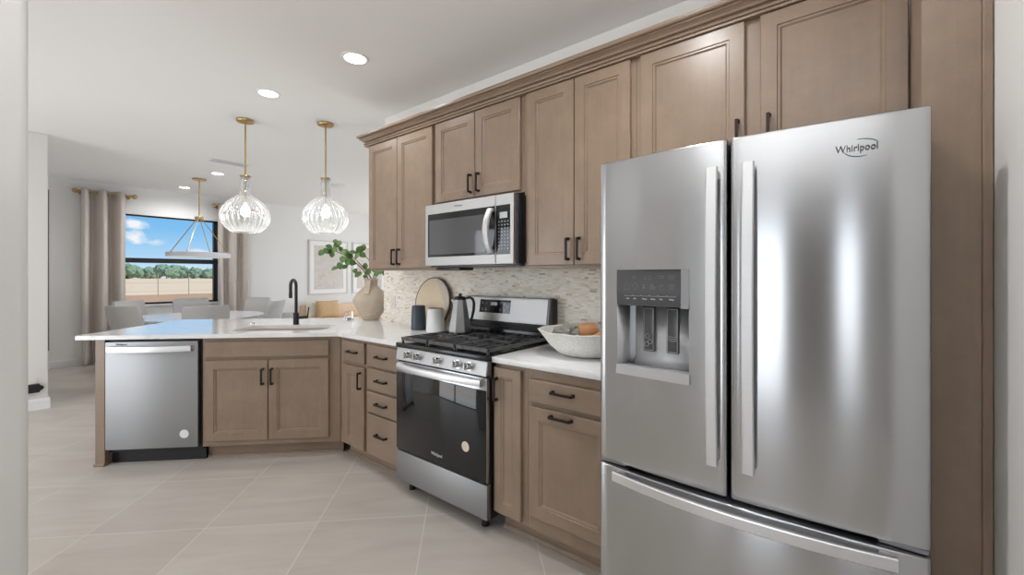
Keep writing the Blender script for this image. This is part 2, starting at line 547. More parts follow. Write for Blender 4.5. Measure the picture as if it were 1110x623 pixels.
def tag(o, label=None, cat=None, group=None, kind=None):
    if label: o['label'] = label
    if cat: o['category'] = cat
    if group: o['group'] = group
    if kind: o['kind'] = kind
    return o


def struct(name, bm, mat, **kw):
    o = obj(name, bm, mat, **kw)
    o['kind'] = 'structure'
    return o


def thing(name, label, cat, base=(0, 0, 0), rot=0., group=None):
    o = bpy.data.objects.new(name, None)
    C.objects.link(o)
    o.empty_display_size = .1
    o.location = Matrix.Rotation(rot, 3, 'Z') @ Vector(base)
    o.rotation_euler = (0, 0, rot)
    BASE[o.name] = tuple(base)
    return tag(o, label, cat, group)


def dup(root, loc, rotz=None, label=None):
    r = root.copy(); C.objects.link(r); r.location = loc
    if rotz is not None:
        r.rotation_euler = (0, 0, rotz)
    if label: r['label'] = label
    for ch in list(root.children):
        c = ch.copy(); C.objects.link(c); c.parent = r
        for gch in list(ch.children):
            d = gch.copy(); C.objects.link(d); d.parent = c
    return r


def text_mesh(name, body, size, mat, parent, mtx, extrude=.0006, shear=0., squeeze=1., label=None):
    cu = bpy.data.curves.new(name, 'FONT')
    cu.body = body; cu.size = size; cu.extrude = extrude; cu.align_x = 'CENTER'; cu.align_y = 'CENTER'; cu.shear = shear
    cu.resolution_u = 3
    to = bpy.data.objects.new(name, cu)
    C.objects.link(to)
    dg = bpy.context.evaluated_depsgraph_get()
    me = bpy.data.meshes.new_from_object(to.evaluated_get(dg))
    bpy.data.objects.remove(to)
    me.transform(Matrix.Diagonal((squeeze, 1, 1, 1)))
    b = BASE[parent.name]
    me.transform(Matrix.Translation((-b[0], -b[1], -b[2])) @ mtx)
    me.materials.clear(); me.materials.append(M[mat])
    o = bpy.data.objects.new(name, me)
    C.objects.link(o)
    o.parent = parent
    BASE[o.name] = b
    return o


def front(x, y, z, tilt=0.):
    """matrix for something facing -y in run coordinates"""
    return Matrix.Translation((x, y, z)) @ Matrix.Rotation(PI / 2, 4, 'X')


# ------------------------------------------------------------------ setting
CZ = 2.755
bm = new(); box(bm, -9.2, 3.2, -6.4, 4.7, -.12, 0); struct('floor', bm, 'floor', smooth=False)
bm = new(); box(bm, -9.2, 3.2, -6.4, 4.7, CZ, CZ + .12); struct('ceiling', bm, 'ceiling', smooth=False)
WX = -3.314                                                  # free end of the kitchen wall
bm = new(); box(bm, WX, 3.1, 0, .14, 0, CZ, .004); struct('wall_kitchen', bm, 'wall', smooth=False)
bm = new(); box(bm, .284, .42, -1.5, 0, 0, CZ); struct('wall_right', bm, 'wall', smooth=False)
bm = new(); box(bm, 3.05, 3.2, -6.4, .1, 0, CZ); struct('wall_far_right', bm, 'wall', smooth=False)
bm = new(); box(bm, -9.1, -7.8, 4.5, 4.7, 0, CZ); box(bm, -4.4, 3.1, 4.5, 4.7, 0, CZ); box(bm, -7.8, -4.4, 4.5, 4.7, 2.28, CZ); struct('wall_dining_side', bm, 'wall', smooth=False)
# window wall of the dining area, with its opening
DX = -8.99
WY0, WY1, WZ0, WZ1 = -.905, .405, .868, 2.32
bm = new()
box(bm, DX - .16, DX, -1.868, WY0, 0, CZ); box(bm, DX - .16, DX, WY1, 4.6, 0, CZ)
box(bm, DX - .16, DX, WY0, WY1, 0, WZ0); box(bm, DX - .16, DX, WY0, WY1, WZ1, CZ)
struct('wall_dining', bm, 'wall', smooth=False)
bm = new(); box(bm, -9.1, -6.33, -4.8, -1.868, 0, CZ, .012, 3); struct('wall_hall', bm, 'wall')
bm = new()
box(bm, -6.4, -5.9, -4.8, -4.62, 0, CZ); box(bm, -3.3, -2.05, -4.8, -4.62, 0, CZ); box(bm, -5.9, -3.3, -4.8, -4.62, 2.28, CZ)
struct('wall_left', bm, 'wall', smooth=False)
bm = new(); box(bm, -2.2, -2.0, -3.0, -2.193, 0, CZ, .02, 4); struct('wall_foreground', bm, 'wall')
bm = new(); box(bm, -2.2, -2.06, -6.3, -4.6, 0, CZ); struct('wall_rear_side', bm, 'wall', smooth=False)
bm = new()
for x0, x1, z0, z1 in ((-2.1, -1.95, 0, CZ), (-1.95, -1.61, 0, .35), (-1.95, -1.61, 2.25, CZ), (-1.61, -1.05, 0, CZ), (-1.05, -.23, 2.23, CZ), (-.23, .72, 0, CZ), (.72, 1.14, 0, .35), (.72, 1.14, 2.25, CZ), (1.14, 3.1, 0, CZ)):
    box(bm, x0, x1, -6.4, -6.22, z0, z1)
struct('wall_rear', bm, 'wall', smooth=False)
bm = new(); box(bm, -.21, .70, -6.22, -6.18, 0, 2.2, .004)
for z0_, z1_ in ((.2, .95), (1.1, 2.0)):
    box(bm, -.08, .57, -6.185, -6.17, z0_, z1_, .008)
struct('added_dark_door', bm, 'added_door', smooth=False)  # unseen door, added so the refrigerator reflects a dark band
# baseboards
def base_profile():
    return [(0, 0), (.014, 0), (.014, .092), (.009, .102), (.006, .108), (0, .108)]
bm = new(); prism(bm, [(DX + a, z) for a, z in base_profile()], (-1.868, 4.5), 'y'); struct('baseboard_dining', bm, 'trim', smooth=False)
bm = new(); prism(bm, [(-6.33 + a, z) for a, z in base_profile()], (-4.6, -1.854), 'y')
prism(bm, [(-1.868 + a, z) for a, z in base_profile()], (-8.98, -6.33), 'x'); struct('baseboard_hall', bm, 'trim', smooth=False)
bm = new(); prism(bm, [(-2.0 + a, z) for a, z in base_profile()], (-3.0, -2.2), 'y'); struct('baseboard_foreground', bm, 'trim', smooth=False)
bm = new(); prism(bm, [(.284 - a, z) for a, z in base_profile()], (-1.5, -.64), 'y'); struct('baseboard_right', bm, 'trim', smooth=False)

# dining window
bm = new()
fx0, fx1 = DX - .12, DX - .05
box(bm, fx0, fx1, WY0, WY0 + .035, WZ0, WZ1); box(bm, fx0, fx1, WY1 - .062, WY1, WZ0, WZ1)
box(bm, fx0, fx1, WY0, WY1, WZ0, WZ0 + .028); box(bm, fx0, fx1, WY0, WY1, WZ1 - .022, WZ1)
box(bm, fx0 + .01, fx1 + .012, WY0, WY1, 1.545, 1.622)
wf = struct('window_1', bm, 'frame_black', smooth=False)
bm = new(); box(bm, DX - .088, DX - .082, WY0 + .03, WY1 - .06, WZ0 + .02, 1.56); o = obj('pane', bm, 'pane', wf, smooth=False)
bm = new(); box(bm, DX - .098, DX - .092, WY0 + .03, WY1 - .06, 1.6, WZ1 - .02); o = obj('pane', bm, 'pane', wf, smooth=False)
bm = new(); box(bm, DX - .05, DX + .03, WY0 - .03, WY1 + .03, WZ0 - .03, WZ0, .004); struct('trim_1', bm, 'trim')
# glazed openings behind the camera
for i, (x0, x1, z0, z1) in enumerate(((-1.05, -.23, 0, 2.23), (.72, 1.14, .35, 2.25), (-1.95, -1.61, .35, 2.25))):
    bm = new()
    for a, b, c_, d in ((x0, x0 + .03, z0, z1), (x1 - .03, x1, z0, z1), (x0, x1, z0, z0 + .03), (x0, x1, z1 - .03, z1)):
        box(bm, a, b, -6.25, -6.2, c_, d)
    struct('window_%d' % (i + 2), bm, 'frame_black', smooth=False)
bm = new()
for a, b, c_, d in ((-5.9, -5.84, 0, 2.28), (-3.36, -3.3, 0, 2.28), (-4.63, -4.57, 0, 2.28), (-5.9, -3.3, 0, .05), (-5.9, -3.3, 2.22, 2.28)):
    box(bm, a, b, -4.68, -4.62, c_, d)
struct('added_slider_left', bm, 'frame_black', smooth=False)  # frame round the added left fill light, out of view
bm = new()
for a, b, c_, d in ((-7.8, -7.74, 0, 2.28), (-4.46, -4.4, 0, 2.28), (-6.13, -6.07, 0, 2.28), (-7.8, -4.4, 0, .05), (-7.8, -4.4, 2.22, 2.28)):
    box(bm, a, b, 4.56, 4.62, c_, d)
struct('added_slider_dining', bm, 'frame_black', smooth=False)  # frame round the added dining fill light, out of view

# backsplash of stone mosaic on the kitchen wall
bm = new(); box(bm, WX, -.7, -.009, 0, .90, 1.42); o = struct('trim_2', bm, 'mosaic', smooth=False)

# ------------------------------------------------------------------ outdoors
bm = new()
N = 60
gx = [-9.4 - (390.) * (i / N) ** 2 for i in range(N + 1)]
gy = [-120 + 300 * j / 40 for j in range(41)]
V = [[bm.verts.new((x, y, -.32)) for y in gy] for x in gx]
for i in range(N):
    for j in range(40):
        bm.faces.new((V[i][j], V[i][j + 1], V[i + 1][j + 1], V[i + 1][j]))
tag(struct('ground', bm, 'field'), 'dry tan field outside the dining window')
bm = new()
gx = [-22 - 26 * i / 50 for i in range(51)]
gy = [-14 + 40 * j / 90 for j in range(91)]
V = []
for x in gx:
    row = []
    for y in gy:
        t = (x + 22) / -26
        h = max(0, mnoise.noise(Vector((x * .25, y * .09, 0))) * .25 + mnoise.noise(Vector((x * .8, y * .3, 3))) * .12 + .1) * math.sin(PI * min(1, max(0, t)))
        h += .45 * math.exp(-((x + 36) / 2.2) ** 2) * (.7 + .6 * mnoise.noise(Vector((1, y * .25, 7))))
        row.append(bm.verts.new((x, y, -.315 + h * .6)))
    V.append(row)
for i in range(50):
    for j in range(90):
        bm.faces.new((V[i][j], V[i][j + 1], V[i + 1][j + 1], V[i + 1][j]))
tag(struct('ground_dirt_berm', bm, 'dirt'), 'low bare dirt berm in front of the field')


def fence_line():
    t = thing('wire_fence', 'wire fence with thin grey posts across the dry field', 'fence', (-44, 3, -.32))
    for k in range(-3, 6):
        y = 6.65 + k * 2.05
        bm = new(); tube(bm, [(-44, y, -.33), (-44, y, 1.55)], .03, 8)
        obj('post', bm, 'post', t)
    for z in (.1, .8, 1.5):
        bm = new(); tube(bm, [(-44, .5, z), (-44, 16.9, z)], .008, 6); obj('wire', bm, 'post', t)
fence_line()

tree_words = []
def tree(y, x, h, wd, label):
    t = thing('oak_tree', label, 'tree', (x, y, -.32), group='tree line beyond the field')
    bm = new(); tube(bm, [(x, y, -.32), (x, y, h * .4)], [.3, .2], 8); obj('trunk', bm, 'branch', t)
    bm = new()
    for k in range(12):
        a = random.uniform(0, 2 * PI)
        rr = wd * random.uniform(.2, .42)
        cx, cy, cz = x + math.cos(a) * wd * .35, y + math.sin(a) * wd * .5, h * random.uniform(.22, .66)
        r = bmesh.ops.create_icosphere(bm, subdivisions=4, radius=rr, matrix=Matrix.Translation((cx, cy, cz)))
        for v in r['verts']:
            d = (v.co - Vector((cx, cy, cz)))
            v.co += d.normalized() * (mnoise.noise(v.co * .45) * .5 + mnoise.noise(v.co * 1.6) * .3) * rr
            v.co.z = max(v.co.z, -.3)
    obj('foliage', bm, 'tree', t, ang=80)
ORD = ('first', 'second', 'third', 'fourth', 'fifth', 'sixth', 'seventh', 'eighth', 'ninth', 'tenth', 'eleventh', 'twelfth')
for i in range(12):
    h = (5.6, 6.4, 4.0, 5.0, 6.3, 5.6, 6.4, 4.6, 4.2, 4.9, 5.4, 6.0)[i]
    tree(-2.28 + (19.9 + 2.5 * i) * 2.53, -375 + (0, 24, -24)[i % 3], h * 1.5, random.uniform(7.0, 8.0), ORD[i] + ' hazy green tree from the left in the distant tree line through the window')

# ------------------------------------------------------------------ cabinets
def door_bm(x0, x1, z0, z1, yf, t=.02, w=.057):
    """shaker door with a stepped bead round its recessed panel, front at y=yf facing -y"""
    bm = new()
    def loop(i, y):
        return [(x0 + i, y, z0 + i), (x1 - i, y, z0 + i), (x1 - i, y, z1 - i), (x0 + i, y, z1 - i)]
    L = [loop(0, yf + t), loop(0, yf + .003), loop(.003, yf), loop(w, yf), loop(w + .003, yf + .0045), loop(w + .010, yf + .0045), loop(w + .016, yf + .011)]
    loft(bm, L)
    return bm


def slab_bm(x0, x1, z0, z1, yf, t=.02):
    bm = new()
    def loop(i, y):
        return [(x0 + i, y, z0 + i), (x1 - i, y, z0 + i), (x1 - i, y, z1 - i), (x0 + i, y, z1 - i)]
    loft(bm, [loop(0, yf + t), loop(0, yf + .005), loop(.002, yf + .0015), loop(.006, yf)])
    return bm


def pull(parent, x, z, yf, vertical=True, L=.118):
    """dark bar pull: square bar pinched at its two posts"""
    bm = new()
    h = L / 2
    prof = [(-h, 0.), (-h, -.026), (-h + .006, -.031), (h - .006, -.031), (h, -.026), (h, 0.), (h - .011, 0.), (h - .011, -.019), (h - .016, -.023), (-h + .016, -.023), (-h + .011, -.019), (-h + .011, 0.)]
    wd = .0055
    if vertical:
        prism(bm, [(yf + d, z + a) for a, d in prof], (x - wd, x + wd), 'x')
    else:
        prism(bm, [(x + a, yf + d) for a, d in prof], (z - wd, z + wd), 'z')
    for s_ in (-1, 1):
        a = s_ * (h - .0055)
        if vertical:
            box(bm, x - .008, x + .008, yf - .006, yf, z + a - .008, z + a + .008, .002)
        else:
            box(bm, x + a - .008, x + a + .008, yf - .006, yf, z - .008, z + .008, .002)
    return obj('handle', bm, 'bronze', parent, smooth=False)


UF = -.345                     # upper door fronts
UT = 2.372                     # underside of the crown
def upper(label, x0, x1, z0, doors, zb=None):
    t = thing('wall_cabinet', label, 'cabinet', (x0, 0, z0), group='upper kitchen cabinets')
    bm = new(); box(bm, x0, x1, UF + .021, -.012 if z0 < 1.5 else -.002, z0, UT + .03)
    obj('body', bm, 'wood', t, smooth=False)
    for dx0, dx1, dz0, hx, hz in doors:
        d = obj('door', door_bm(dx0, dx1, dz0, UT - .008, UF), 'wood', t, smooth=False)
        pull(d, hx, hz, UF)
    return t


upper('tall two-door wooden wall cabinet at the left end, left of the microwave', -3.045, -2.246, 1.372, [(-3.03, -2.664, 1.386, -2.694, 1.47), (-2.659, -2.266, 1.386, -2.628, 1.47)])
upper('short two-door wooden wall cabinet directly above the microwave', -2.244, -1.482, 1.812, [(-2.229, -1.862, 1.824, -1.893, 1.912), (-1.857, -1.503, 1.824, -1.824, 1.912)])
upper('tall two-door wooden wall cabinet between the microwave and the refrigerator', -1.48, -.812, 1.372, [(-1.45, -1.146, 1.386, -1.176, 1.47), (-1.14, -.835, 1.386, -1.11, 1.47)])
upper('wide two-door wooden wall cabinet above the refrigerator', -.81, .144, 1.80, [(-.784, -.347, 1.82, -.372, 1.905), (-.292, .142, 1.82, -.262, 1.905)])

# crown moulding with a return at its left end
prof = [(-.3265, 2.366), (-.356, 2.366), (-.357, 2.374), (-.349, 2.376), (-.349, 2.380), (-.358, 2.382), (-.361, 2.388), (-.357, 2.393), (-.349, 2.395), (-.349, 2.400), (-.363, 2.403), (-.369, 2.411), (-.380, 2.418), (-.388, 2.421), (-.382, 2.424), (-.382, 2.429), (-.396, 2.432), (-.400, 2.439), (-.400, 2.450), (-.3265, 2.450)]
bm = new()
xe = -3.047
loops = []
for (x_, mode) in ((.284, 'r'), (None, 'l'), (None, 'b')):
    L = []
    for y, z in prof:
        o_ = -.3265 - y
        if mode == 'r': L.append((x_, y, z))
        elif mode == 'l': L.append((xe - o_, y, z))
        else: L.append((xe - o_, -.002, z))
    loops.append(L)
loft(bm, loops)
tag(obj('crown_moulding', bm, 'wood_h', base=(xe, 0, 2.36), smooth=False), 'stepped wooden crown moulding along the top of all upper cabinets', 'moulding')

# refrigerator side panel with its front edge trim
t = thing('side_panel', 'full-height wooden panel to the right of the refrigerator', 'panel', (.262, 0, 0))
bm = new(); box(bm, .2625, .274, -.615, -.003, 0, 2.366); obj('panel', bm, 'wood', t, smooth=False)
bm = new(); box(bm, .146, .2625, -.632, -.33, 0, 2.366, .001, 1); obj('filler', bm, 'wood', t, smooth=False)
bm = new(); box(bm, .2625, .2825, -.637, -.615, 0, 2.366, .003); obj('edge_trim', bm, 'wood', t, smooth=False)

BF = -.635                     # base door fronts
def base_body(t, x0, x1, fr, depth=.56, toe=.075, zt=.884, zmat='wood', left=True):
    bm = new(); box(bm, x0, x1, fr + .021, fr + .021 + depth, .105, zt); obj('body', bm, 'wood', t, smooth=False)
    bm = new(); box(bm, x0, x1, fr + .021 + toe, fr + .021 + toe + .016, 0, .105)
    prism(bm, [(fr + .021 + toe, 0), (fr + .021 + toe - .014, 0), (fr + .021 + toe - .012, .008), (fr + .021 + toe - .004, .018), (fr + .021 + toe, .02)], (x0, x1), 'x')
    obj('toe_kick', bm, 'wood_h', t, smooth=False)


# narrow door plus drawer next to the corner, four-drawer stack
t = thing('base_cabinet', 'narrow wooden base cabinet with one drawer over one door, beside the inner corner', 'cabinet', (-2.955, 0, 0), group='lower kitchen cabinets')
base_body(t, -2.972, -2.619, BF)
d = obj('drawer', slab_bm(-2.905, -2.64, .716, .862, BF), 'wood_h', t, smooth=False); pull(d, -2.772, .79, BF, False)
d = obj('door', door_bm(-2.905, -2.64, .118, .690, BF), 'wood', t, smooth=False); pull(d, -2.675, .6, BF)
t = thing('base_cabinet', 'wooden base cabinet with four stacked drawers, left of the range', 'cabinet', (-2.617, 0, 0), group='lower kitchen cabinets')
base_body(t, -2.617, -2.232, BF)
for z0, z1, hz in ((.716, .862, .79), (.558, .702, .632), (.404, .545, .476), (.118, .392, .27)):
    d = obj('drawer', slab_bm(-2.603, -2.248, z0, z1, BF), 'wood_h', t, smooth=False); pull(d, -2.425, hz, BF, False)
# right of the range
t = thing('base_cabinet', 'slim wooden pull-out cabinet right beside the range', 'cabinet', (-1.448, 0, 0), group='lower kitchen cabinets')
base_body(t, -1.448, -1.243, BF)
d = obj('door', door_bm(-1.446, -1.272, .122, .862, BF, w=.046), 'wood', t, smooth=False); pull(d, -1.423, .752, BF)
t = thing('base_cabinet', 'wooden base cabinet with drawer over a wide pull-out door, next to the refrigerator', 'cabinet', (-1.241, 0, 0), group='lower kitchen cabinets')
base_body(t, -1.241, -.772, BF)
d = obj('drawer', slab_bm(-1.22, -.79, .724, .835, BF), 'wood_h', t, smooth=False); pull(d, -1.028, .793, BF, False)
d = obj('door', door_bm(-1.22, -.79, .175, .704, BF), 'wood', t, smooth=False); pull(d, -1.037, .68, BF, False)

# peninsula run, built in coordinates turned 45 degrees (x along the front, y into the cabinets)
R45 = PI / 4
PF = 1.6427
t = thing('base_cabinet', 'wide wooden sink base cabinet with false drawer front over two doors', 'cabinet', (-3.49, PF, 0), R45, 'lower kitchen cabinets')
base_body(t, -3.49, -2.537, PF)
obj('false_front', slab_bm(-3.465, -2.617, .743, .857, PF), 'wood_h', t, smooth=False)
d = obj('door', door_bm(-3.465, -3.041, .144, .722, PF), 'wood', t, smooth=False); pull(d, -3.073, .603, PF)
d = obj('door', door_bm(-3.035, -2.617, .144, .722, PF), 'wood', t, smooth=False); pull(d, -3.009, .603, PF)
t = thing('end_panel', 'wooden end panel closing the peninsula left of the dishwasher', 'panel', (-4.178, PF, 0), R45)
bm = new(); box(bm, -4.178, -4.119, PF + .004, PF + .62, 0, .884); obj('panel', bm, 'wood', t, smooth=False)
bm = new(); box(bm, -4.188, -4.117, PF - .004, PF + .63, 0, .02, .004); obj('base_shoe', bm, 'wood_h', t, smooth=False)
bm = new(); box(bm, -4.112, -2.3, PF + .60, PF + .62, 0, .884)
tag(obj('back_panel', bm, 'wood', base=(-4.118, PF + .6, 0), rot=R45, smooth=False), 'wooden back panel of the peninsula under the overhanging counter', 'panel')


# ------------------------------------------------------------------ countertops
def slab_with_hole(outer, hole, z0, z1, bev=.003):
    bm = new()
    def ring(pts, z):
        vs = [bm.verts.new((x, y, z)) for x, y in pts]
        return vs, [bm.edges.new((vs[i], vs[(i + 1) % len(vs)])) for i in range(len(vs))]
    def side(A, B):
        for i in range(len(A)):
            bm.faces.new((A[i], A[(i + 1) % len(A)], B[(i + 1) % len(B)], B[i]))
    tops = []
    for z in (z0, z1):
        o, oe = ring(outer, z)
        h, he = ring(hole, z) if hole else ([], [])
        bmesh.ops.triangle_fill(bm, edges=oe + he, use_beauty=True)
        tops.append((o, h))
    side(tops[0][0], tops[1][0])
    if hole:
        side(tops[0][1], tops[1][1])
    return bm


def rrect(x0, x1, y0, y1, r, n=6):
    P = []
    for cx, cy, a0 in ((x1 - r, y0 + r, -PI / 2), (x1 - r, y1 - r, 0), (x0 + r, y1 - r, PI / 2), (x0 + r, y0 + r, PI)):
        for k in range(n + 1):
            a = a0 + k * PI / 2 / n
            P.append((cx + r * math.cos(a), cy + r * math.sin(a)))
    return P


def w2r(x, y): return ((x + y) * S, (y - x) * S)          # world to turned coordinates
def r2w(s, y): return (s * S - y * S, s * S + y * S)


CF = PF - .012
outer = [(-2.216, -.645), (-2.216, -.002), (WX - .002, -.002), (WX - .002, .14), (-3.787, .14), r2w(-4.285, 2.78), r2w(-4.297, 2.768), r2w(-4.303, CF + .012), r2w(-4.291, CF), (-.645 - CF / S, -.645)]
sink_hole = [r2w(*p) for p in rrect(-3.385, -2.70, 1.782, 2.168, .075)]
bm = slab_with_hole(outer, sink_hole, .885, .914)
tag(obj('countertop', bm, 'quartz', base=(-3.4, -.6, .885), smooth=False), 'white quartz countertop of the corner and peninsula, with the sink cut into it', 'countertop')
bm = new(); box(bm, -1.452, -.766, -.645, -.012, .885, .914, .003); tag(obj('countertop', bm, 'quartz', base=(-1.45, -.6, .885)), 'short white quartz countertop between the range and the refrigerator', 'countertop')

# sink
t = thing('kitchen_sink', 'undermount steel sink set in the peninsula countertop', 'sink', (-3.04, 1.975, .70), R45)
bm = new()
loops = []
for ins, z, r in ((-.012, .8845, .085), (-.012, .883, .085), (.0, .882, .075), (.004, .80, .075), (.012, .705, .07), (.04, .698, .05)):
    loops.append([(x, y, z) for x, y in rrect(-3.385 + ins, -2.70 - ins, 1.782 + ins, 2.168 - ins, r)])
loft(bm, loops, close0=False)
o = obj('basin', bm, 'sink', t, recalc=True)
sm = o.modifiers.new('wall', 'SOLIDIFY'); sm.thickness = .0015
bm = new(); lathe(bm, [(.045, 0), (.045, .003), (.03, .004), (.012, .001)], 24, (-3.04, 2.02, .698), cap1=True, cap0=True); obj('drain', bm, 'chrome', t)

# faucet
fs, fy = -3.058, 2.211
t = thing('kitchen_faucet', 'matte black gooseneck faucet standing behind the sink', 'faucet', (fs, fy, .914), R45)
bm = new(); lathe(bm, [(.026, 0), (.026, .004), (.0235, .006), (.0235, .095), (.021, .1)], 24, (fs, fy, .914), cap0=True, cap1=True); obj('base', bm, 'black_matte', t)
pts = [(fs, fy, 1.0), (fs, fy, 1.24)]
# the spout reaches out over the basin
ux, uy = .0, -1.0
for k in range(1, 15):
    a = PI * k / 14
    q = .058 * (1 - math.cos(a))
    pts.append((fs + ux * q, fy + uy * q, 1.24 + .055 * math.sin(a)))
pts.append((fs + ux * .116, fy + uy * .116, 1.185))
bm = new(); tube(bm, pts, .0125, 14); obj('spout', bm, 'black_matte', t)
bm = new(); cyl(bm, (fs + ux * .116, fy + uy * .116, 1.19), (fs + ux * .116, fy + uy * .116, 1.145), .0138, .0138, 16, .002); obj('spray_head', bm, 'black_matte', t)
bm = new(); cyl(bm, (fs + .015, fy, .972), (fs + .098, fy, .977), .0125, .0125, 16, .002); tube(bm, [(fs + .092, fy, .978), (fs + .097, fy, 1.005), (fs + .104, fy - .002, 1.062)], [.008, .0062, .005], 10); obj('lever', bm, 'black_matte', t)
bx, by = -3.445, 2.29
bm = new(); lathe(bm, [(.024, 0), (.024, .006), (.02, .012), (.012, .0135), (.001, .014)], 24, (bx, by, .914), cap0=True, cap1=True)
tag(obj('air_switch', bm, 'chrome', base=(bx, by, .914), rot=R45), 'small round steel button on the counter behind the sink', 'button')

# ------------------------------------------------------------------ dishwasher
t = thing('dishwasher', 'stainless steel dishwasher built into the peninsula', 'dishwasher', (-4.116, PF, 0), R45)
x0, x1 = -4.114, -3.511
bm = new(); box(bm, x0 + .004, x1 + .012, PF + .03, PF + .58, .1, .872); obj('body', bm, 'black', t, smooth=False)
bm = new(); box(bm, x0, x1, PF, PF + .028, .112, .866, .004); d = obj('door', bm, 'steel_dull', t)
bm = new(); loops = []
n = 14
for k in range(n + 1):
    x = x0 + .03 + (x1 - x0 - .06) * k / n
    q = 1 - (2 * k / n - 1) ** 2
    yc = PF - .018 - .03 * q
    loops.append([(x, yc, .796), (x, yc - .012, .799), (x, yc - .014, .818), (x, yc - .012, .836), (x, yc, .839), (x, yc + .006, .836), (x, yc + .006, .799)])
loft(bm, loops)
for x in (x0 + .03, x1 - .045):
    box(bm, x, x + .015, PF - .028, PF + .002, .797, .838, .002)
obj('handle', bm, 'steel_bar', d)
text_mesh('logo', 'Whirlpool', .017, 'dark_grey', d, front(x0 + .105, PF - .0008, .849))
bm = new(); cyl(bm, (x1 - .09, PF - .0012, .208), (x1 - .09, PF + .001, .208), .03, .03, 28); o = obj('sticker', bm, 'sticker_white', d); o['label'] = 'round white energy sticker'
bm = new(); box(bm, x0 + .0, x1 + .019, PF + .065, PF + .09, .0, .112); box(bm, x0 + .0, x1 + .019, PF + .03, PF + .09, .085, .110, .004)
obj('toe_kick', bm, 'black_matte', t, smooth=False)

# ------------------------------------------------------------------ range
X0, X1 = -2.212, -1.456
RF = -.675
t = thing('gas_range', 'stainless steel gas range with black oven door between the lower cabinets', 'range', (X0, 0, 0))
bm = new(); box(bm, X0 + .004, X1 + .0, RF + .035, -.03, .075, .905); obj('body', bm, 'black', t, smooth=False)
# door
bm = new(); box(bm, X0 + .002, X1 - .002, RF, RF + .034, .268, .806, .004); d = obj('oven_door', bm, 'steel', t)
bm = new(); box(bm, X0 + .004, X1 - .004, RF - .003, RF + .01, .269, .742, .0025); obj('window', bm, 'blackglass', d)
bm = new(); loops = []
n = 16
for k in range(n + 1):
    x = X0 + .05 + (X1 - X0 - .066) * k / n
    q = 1 - (2 * k / n - 1) ** 2
    yc = RF - .022 - .03 * q
    loops.append([(x, yc, .764), (x, yc - .014, .768), (x, yc - .018, .784), (x, yc - .014, .800), (x, yc, .804), (x, yc + .008, .8), (x, yc + .008, .768)])
loft(bm, loops)
for x in (X0 + .05, X1 - .040):
    box(bm, x, x + .022, RF - .034, RF + .002, .766, .802, .003)
obj('handle', bm, 'steel_bar', d)
text_mesh('logo', 'Whirlpool', .026, 'light_print', d, front(-1.835, RF - .0036, .321), squeeze=.85)
bm = new(); cyl(bm, (-1.607, RF - .0042, .424), (-1.607, RF - .002, .424), .027, .027, 28); o = obj('sticker', bm, 'sticker_beige', d); o['label'] = 'round beige energy sticker'
# drawer
bm = new(); box(bm, X0 + .001, X1 - .001, RF, RF + .034, .078, .258, .005); obj('drawer', bm, 'steel_dull', t)
for x in (X0 + .06, X1 - .08):
    for y in (RF + .075, -.1):
        bm = new(); cyl(bm, (x, y, 0), (x, y, .08), .02, .014, 14); obj('foot', bm, 'black', t)
# control panel, leaning back a little
bm = new()
prism(bm, [(RF - .006, .815), (RF + .006, .889), (RF + .05, .889), (RF + .05, .815)], (X0 + .001, X1 - .001), 'x')
bmesh.ops.bevel(bm, geom=bm.edges[:], offset=.003, segments=2, affect='EDGES')
cp = obj('control_panel', bm, 'steel_mid', t)
for kx in (-2.083, -1.995, -1.822, -1.665, -1.578):
    bm = new()
    c0 = Vector((kx, RF + .002, .852)); dr = Vector((0, -1, .16)).normalized()
    tube(bm, [c0, c0 + dr * .006, c0 + dr * .006, c0 + dr * .012, c0 + dr * .034, c0 + dr * .037], [.023, .023, .0185, .018, .0175, .015], 24)
    k_ = obj('knob', bm, 'chrome', cp)
    bm = new(); q = c0 + dr * .032
    box(bm, q.x - .005, q.x + .005, q.y - .014, q.y, q.z - .017, q.z + .017, .002)
    bmesh.ops.translate(bm, verts=bm.verts[:], vec=(0, -.002, 0))
    me_ = k_.data; tmp = bmesh.new(); tmp.from_mesh(me_)
    bt = BASE[k_.name]
    bmesh.ops.translate(bm, verts=bm.verts[:], vec=(-bt[0], -bt[1], -bt[2]))
    mm = bpy.data.meshes.new('grip'); bm.to_mesh(mm); bm.free(); tmp.from_mesh(mm); tmp.to_mesh(me_); tmp.free(); bpy.data.meshes.remove(mm)
# cooktop
bm = new(); box(bm, X0 - .003, X1 + .003, RF - .004, -.06, .890, .919, .005)
obj('cooktop', bm, 'enamel', t)
# burners
for bxx, byy, br in ((-2.03, -.50, .045), (-2.03, -.215, .036), (-1.834, -.36, .05), (-1.64, -.50, .052), (-1.64, -.215, .034)):
    bm = new(); lathe(bm, [(br + .012, 0), (br + .010, .006), (br, .007), (br, .014), (br - .004, .016), (br - .004, .021), (br - .012, .0225)], 28, (bxx, byy, .919), cap0=True, cap1=True)
    obj('burner', bm, 'iron', t)
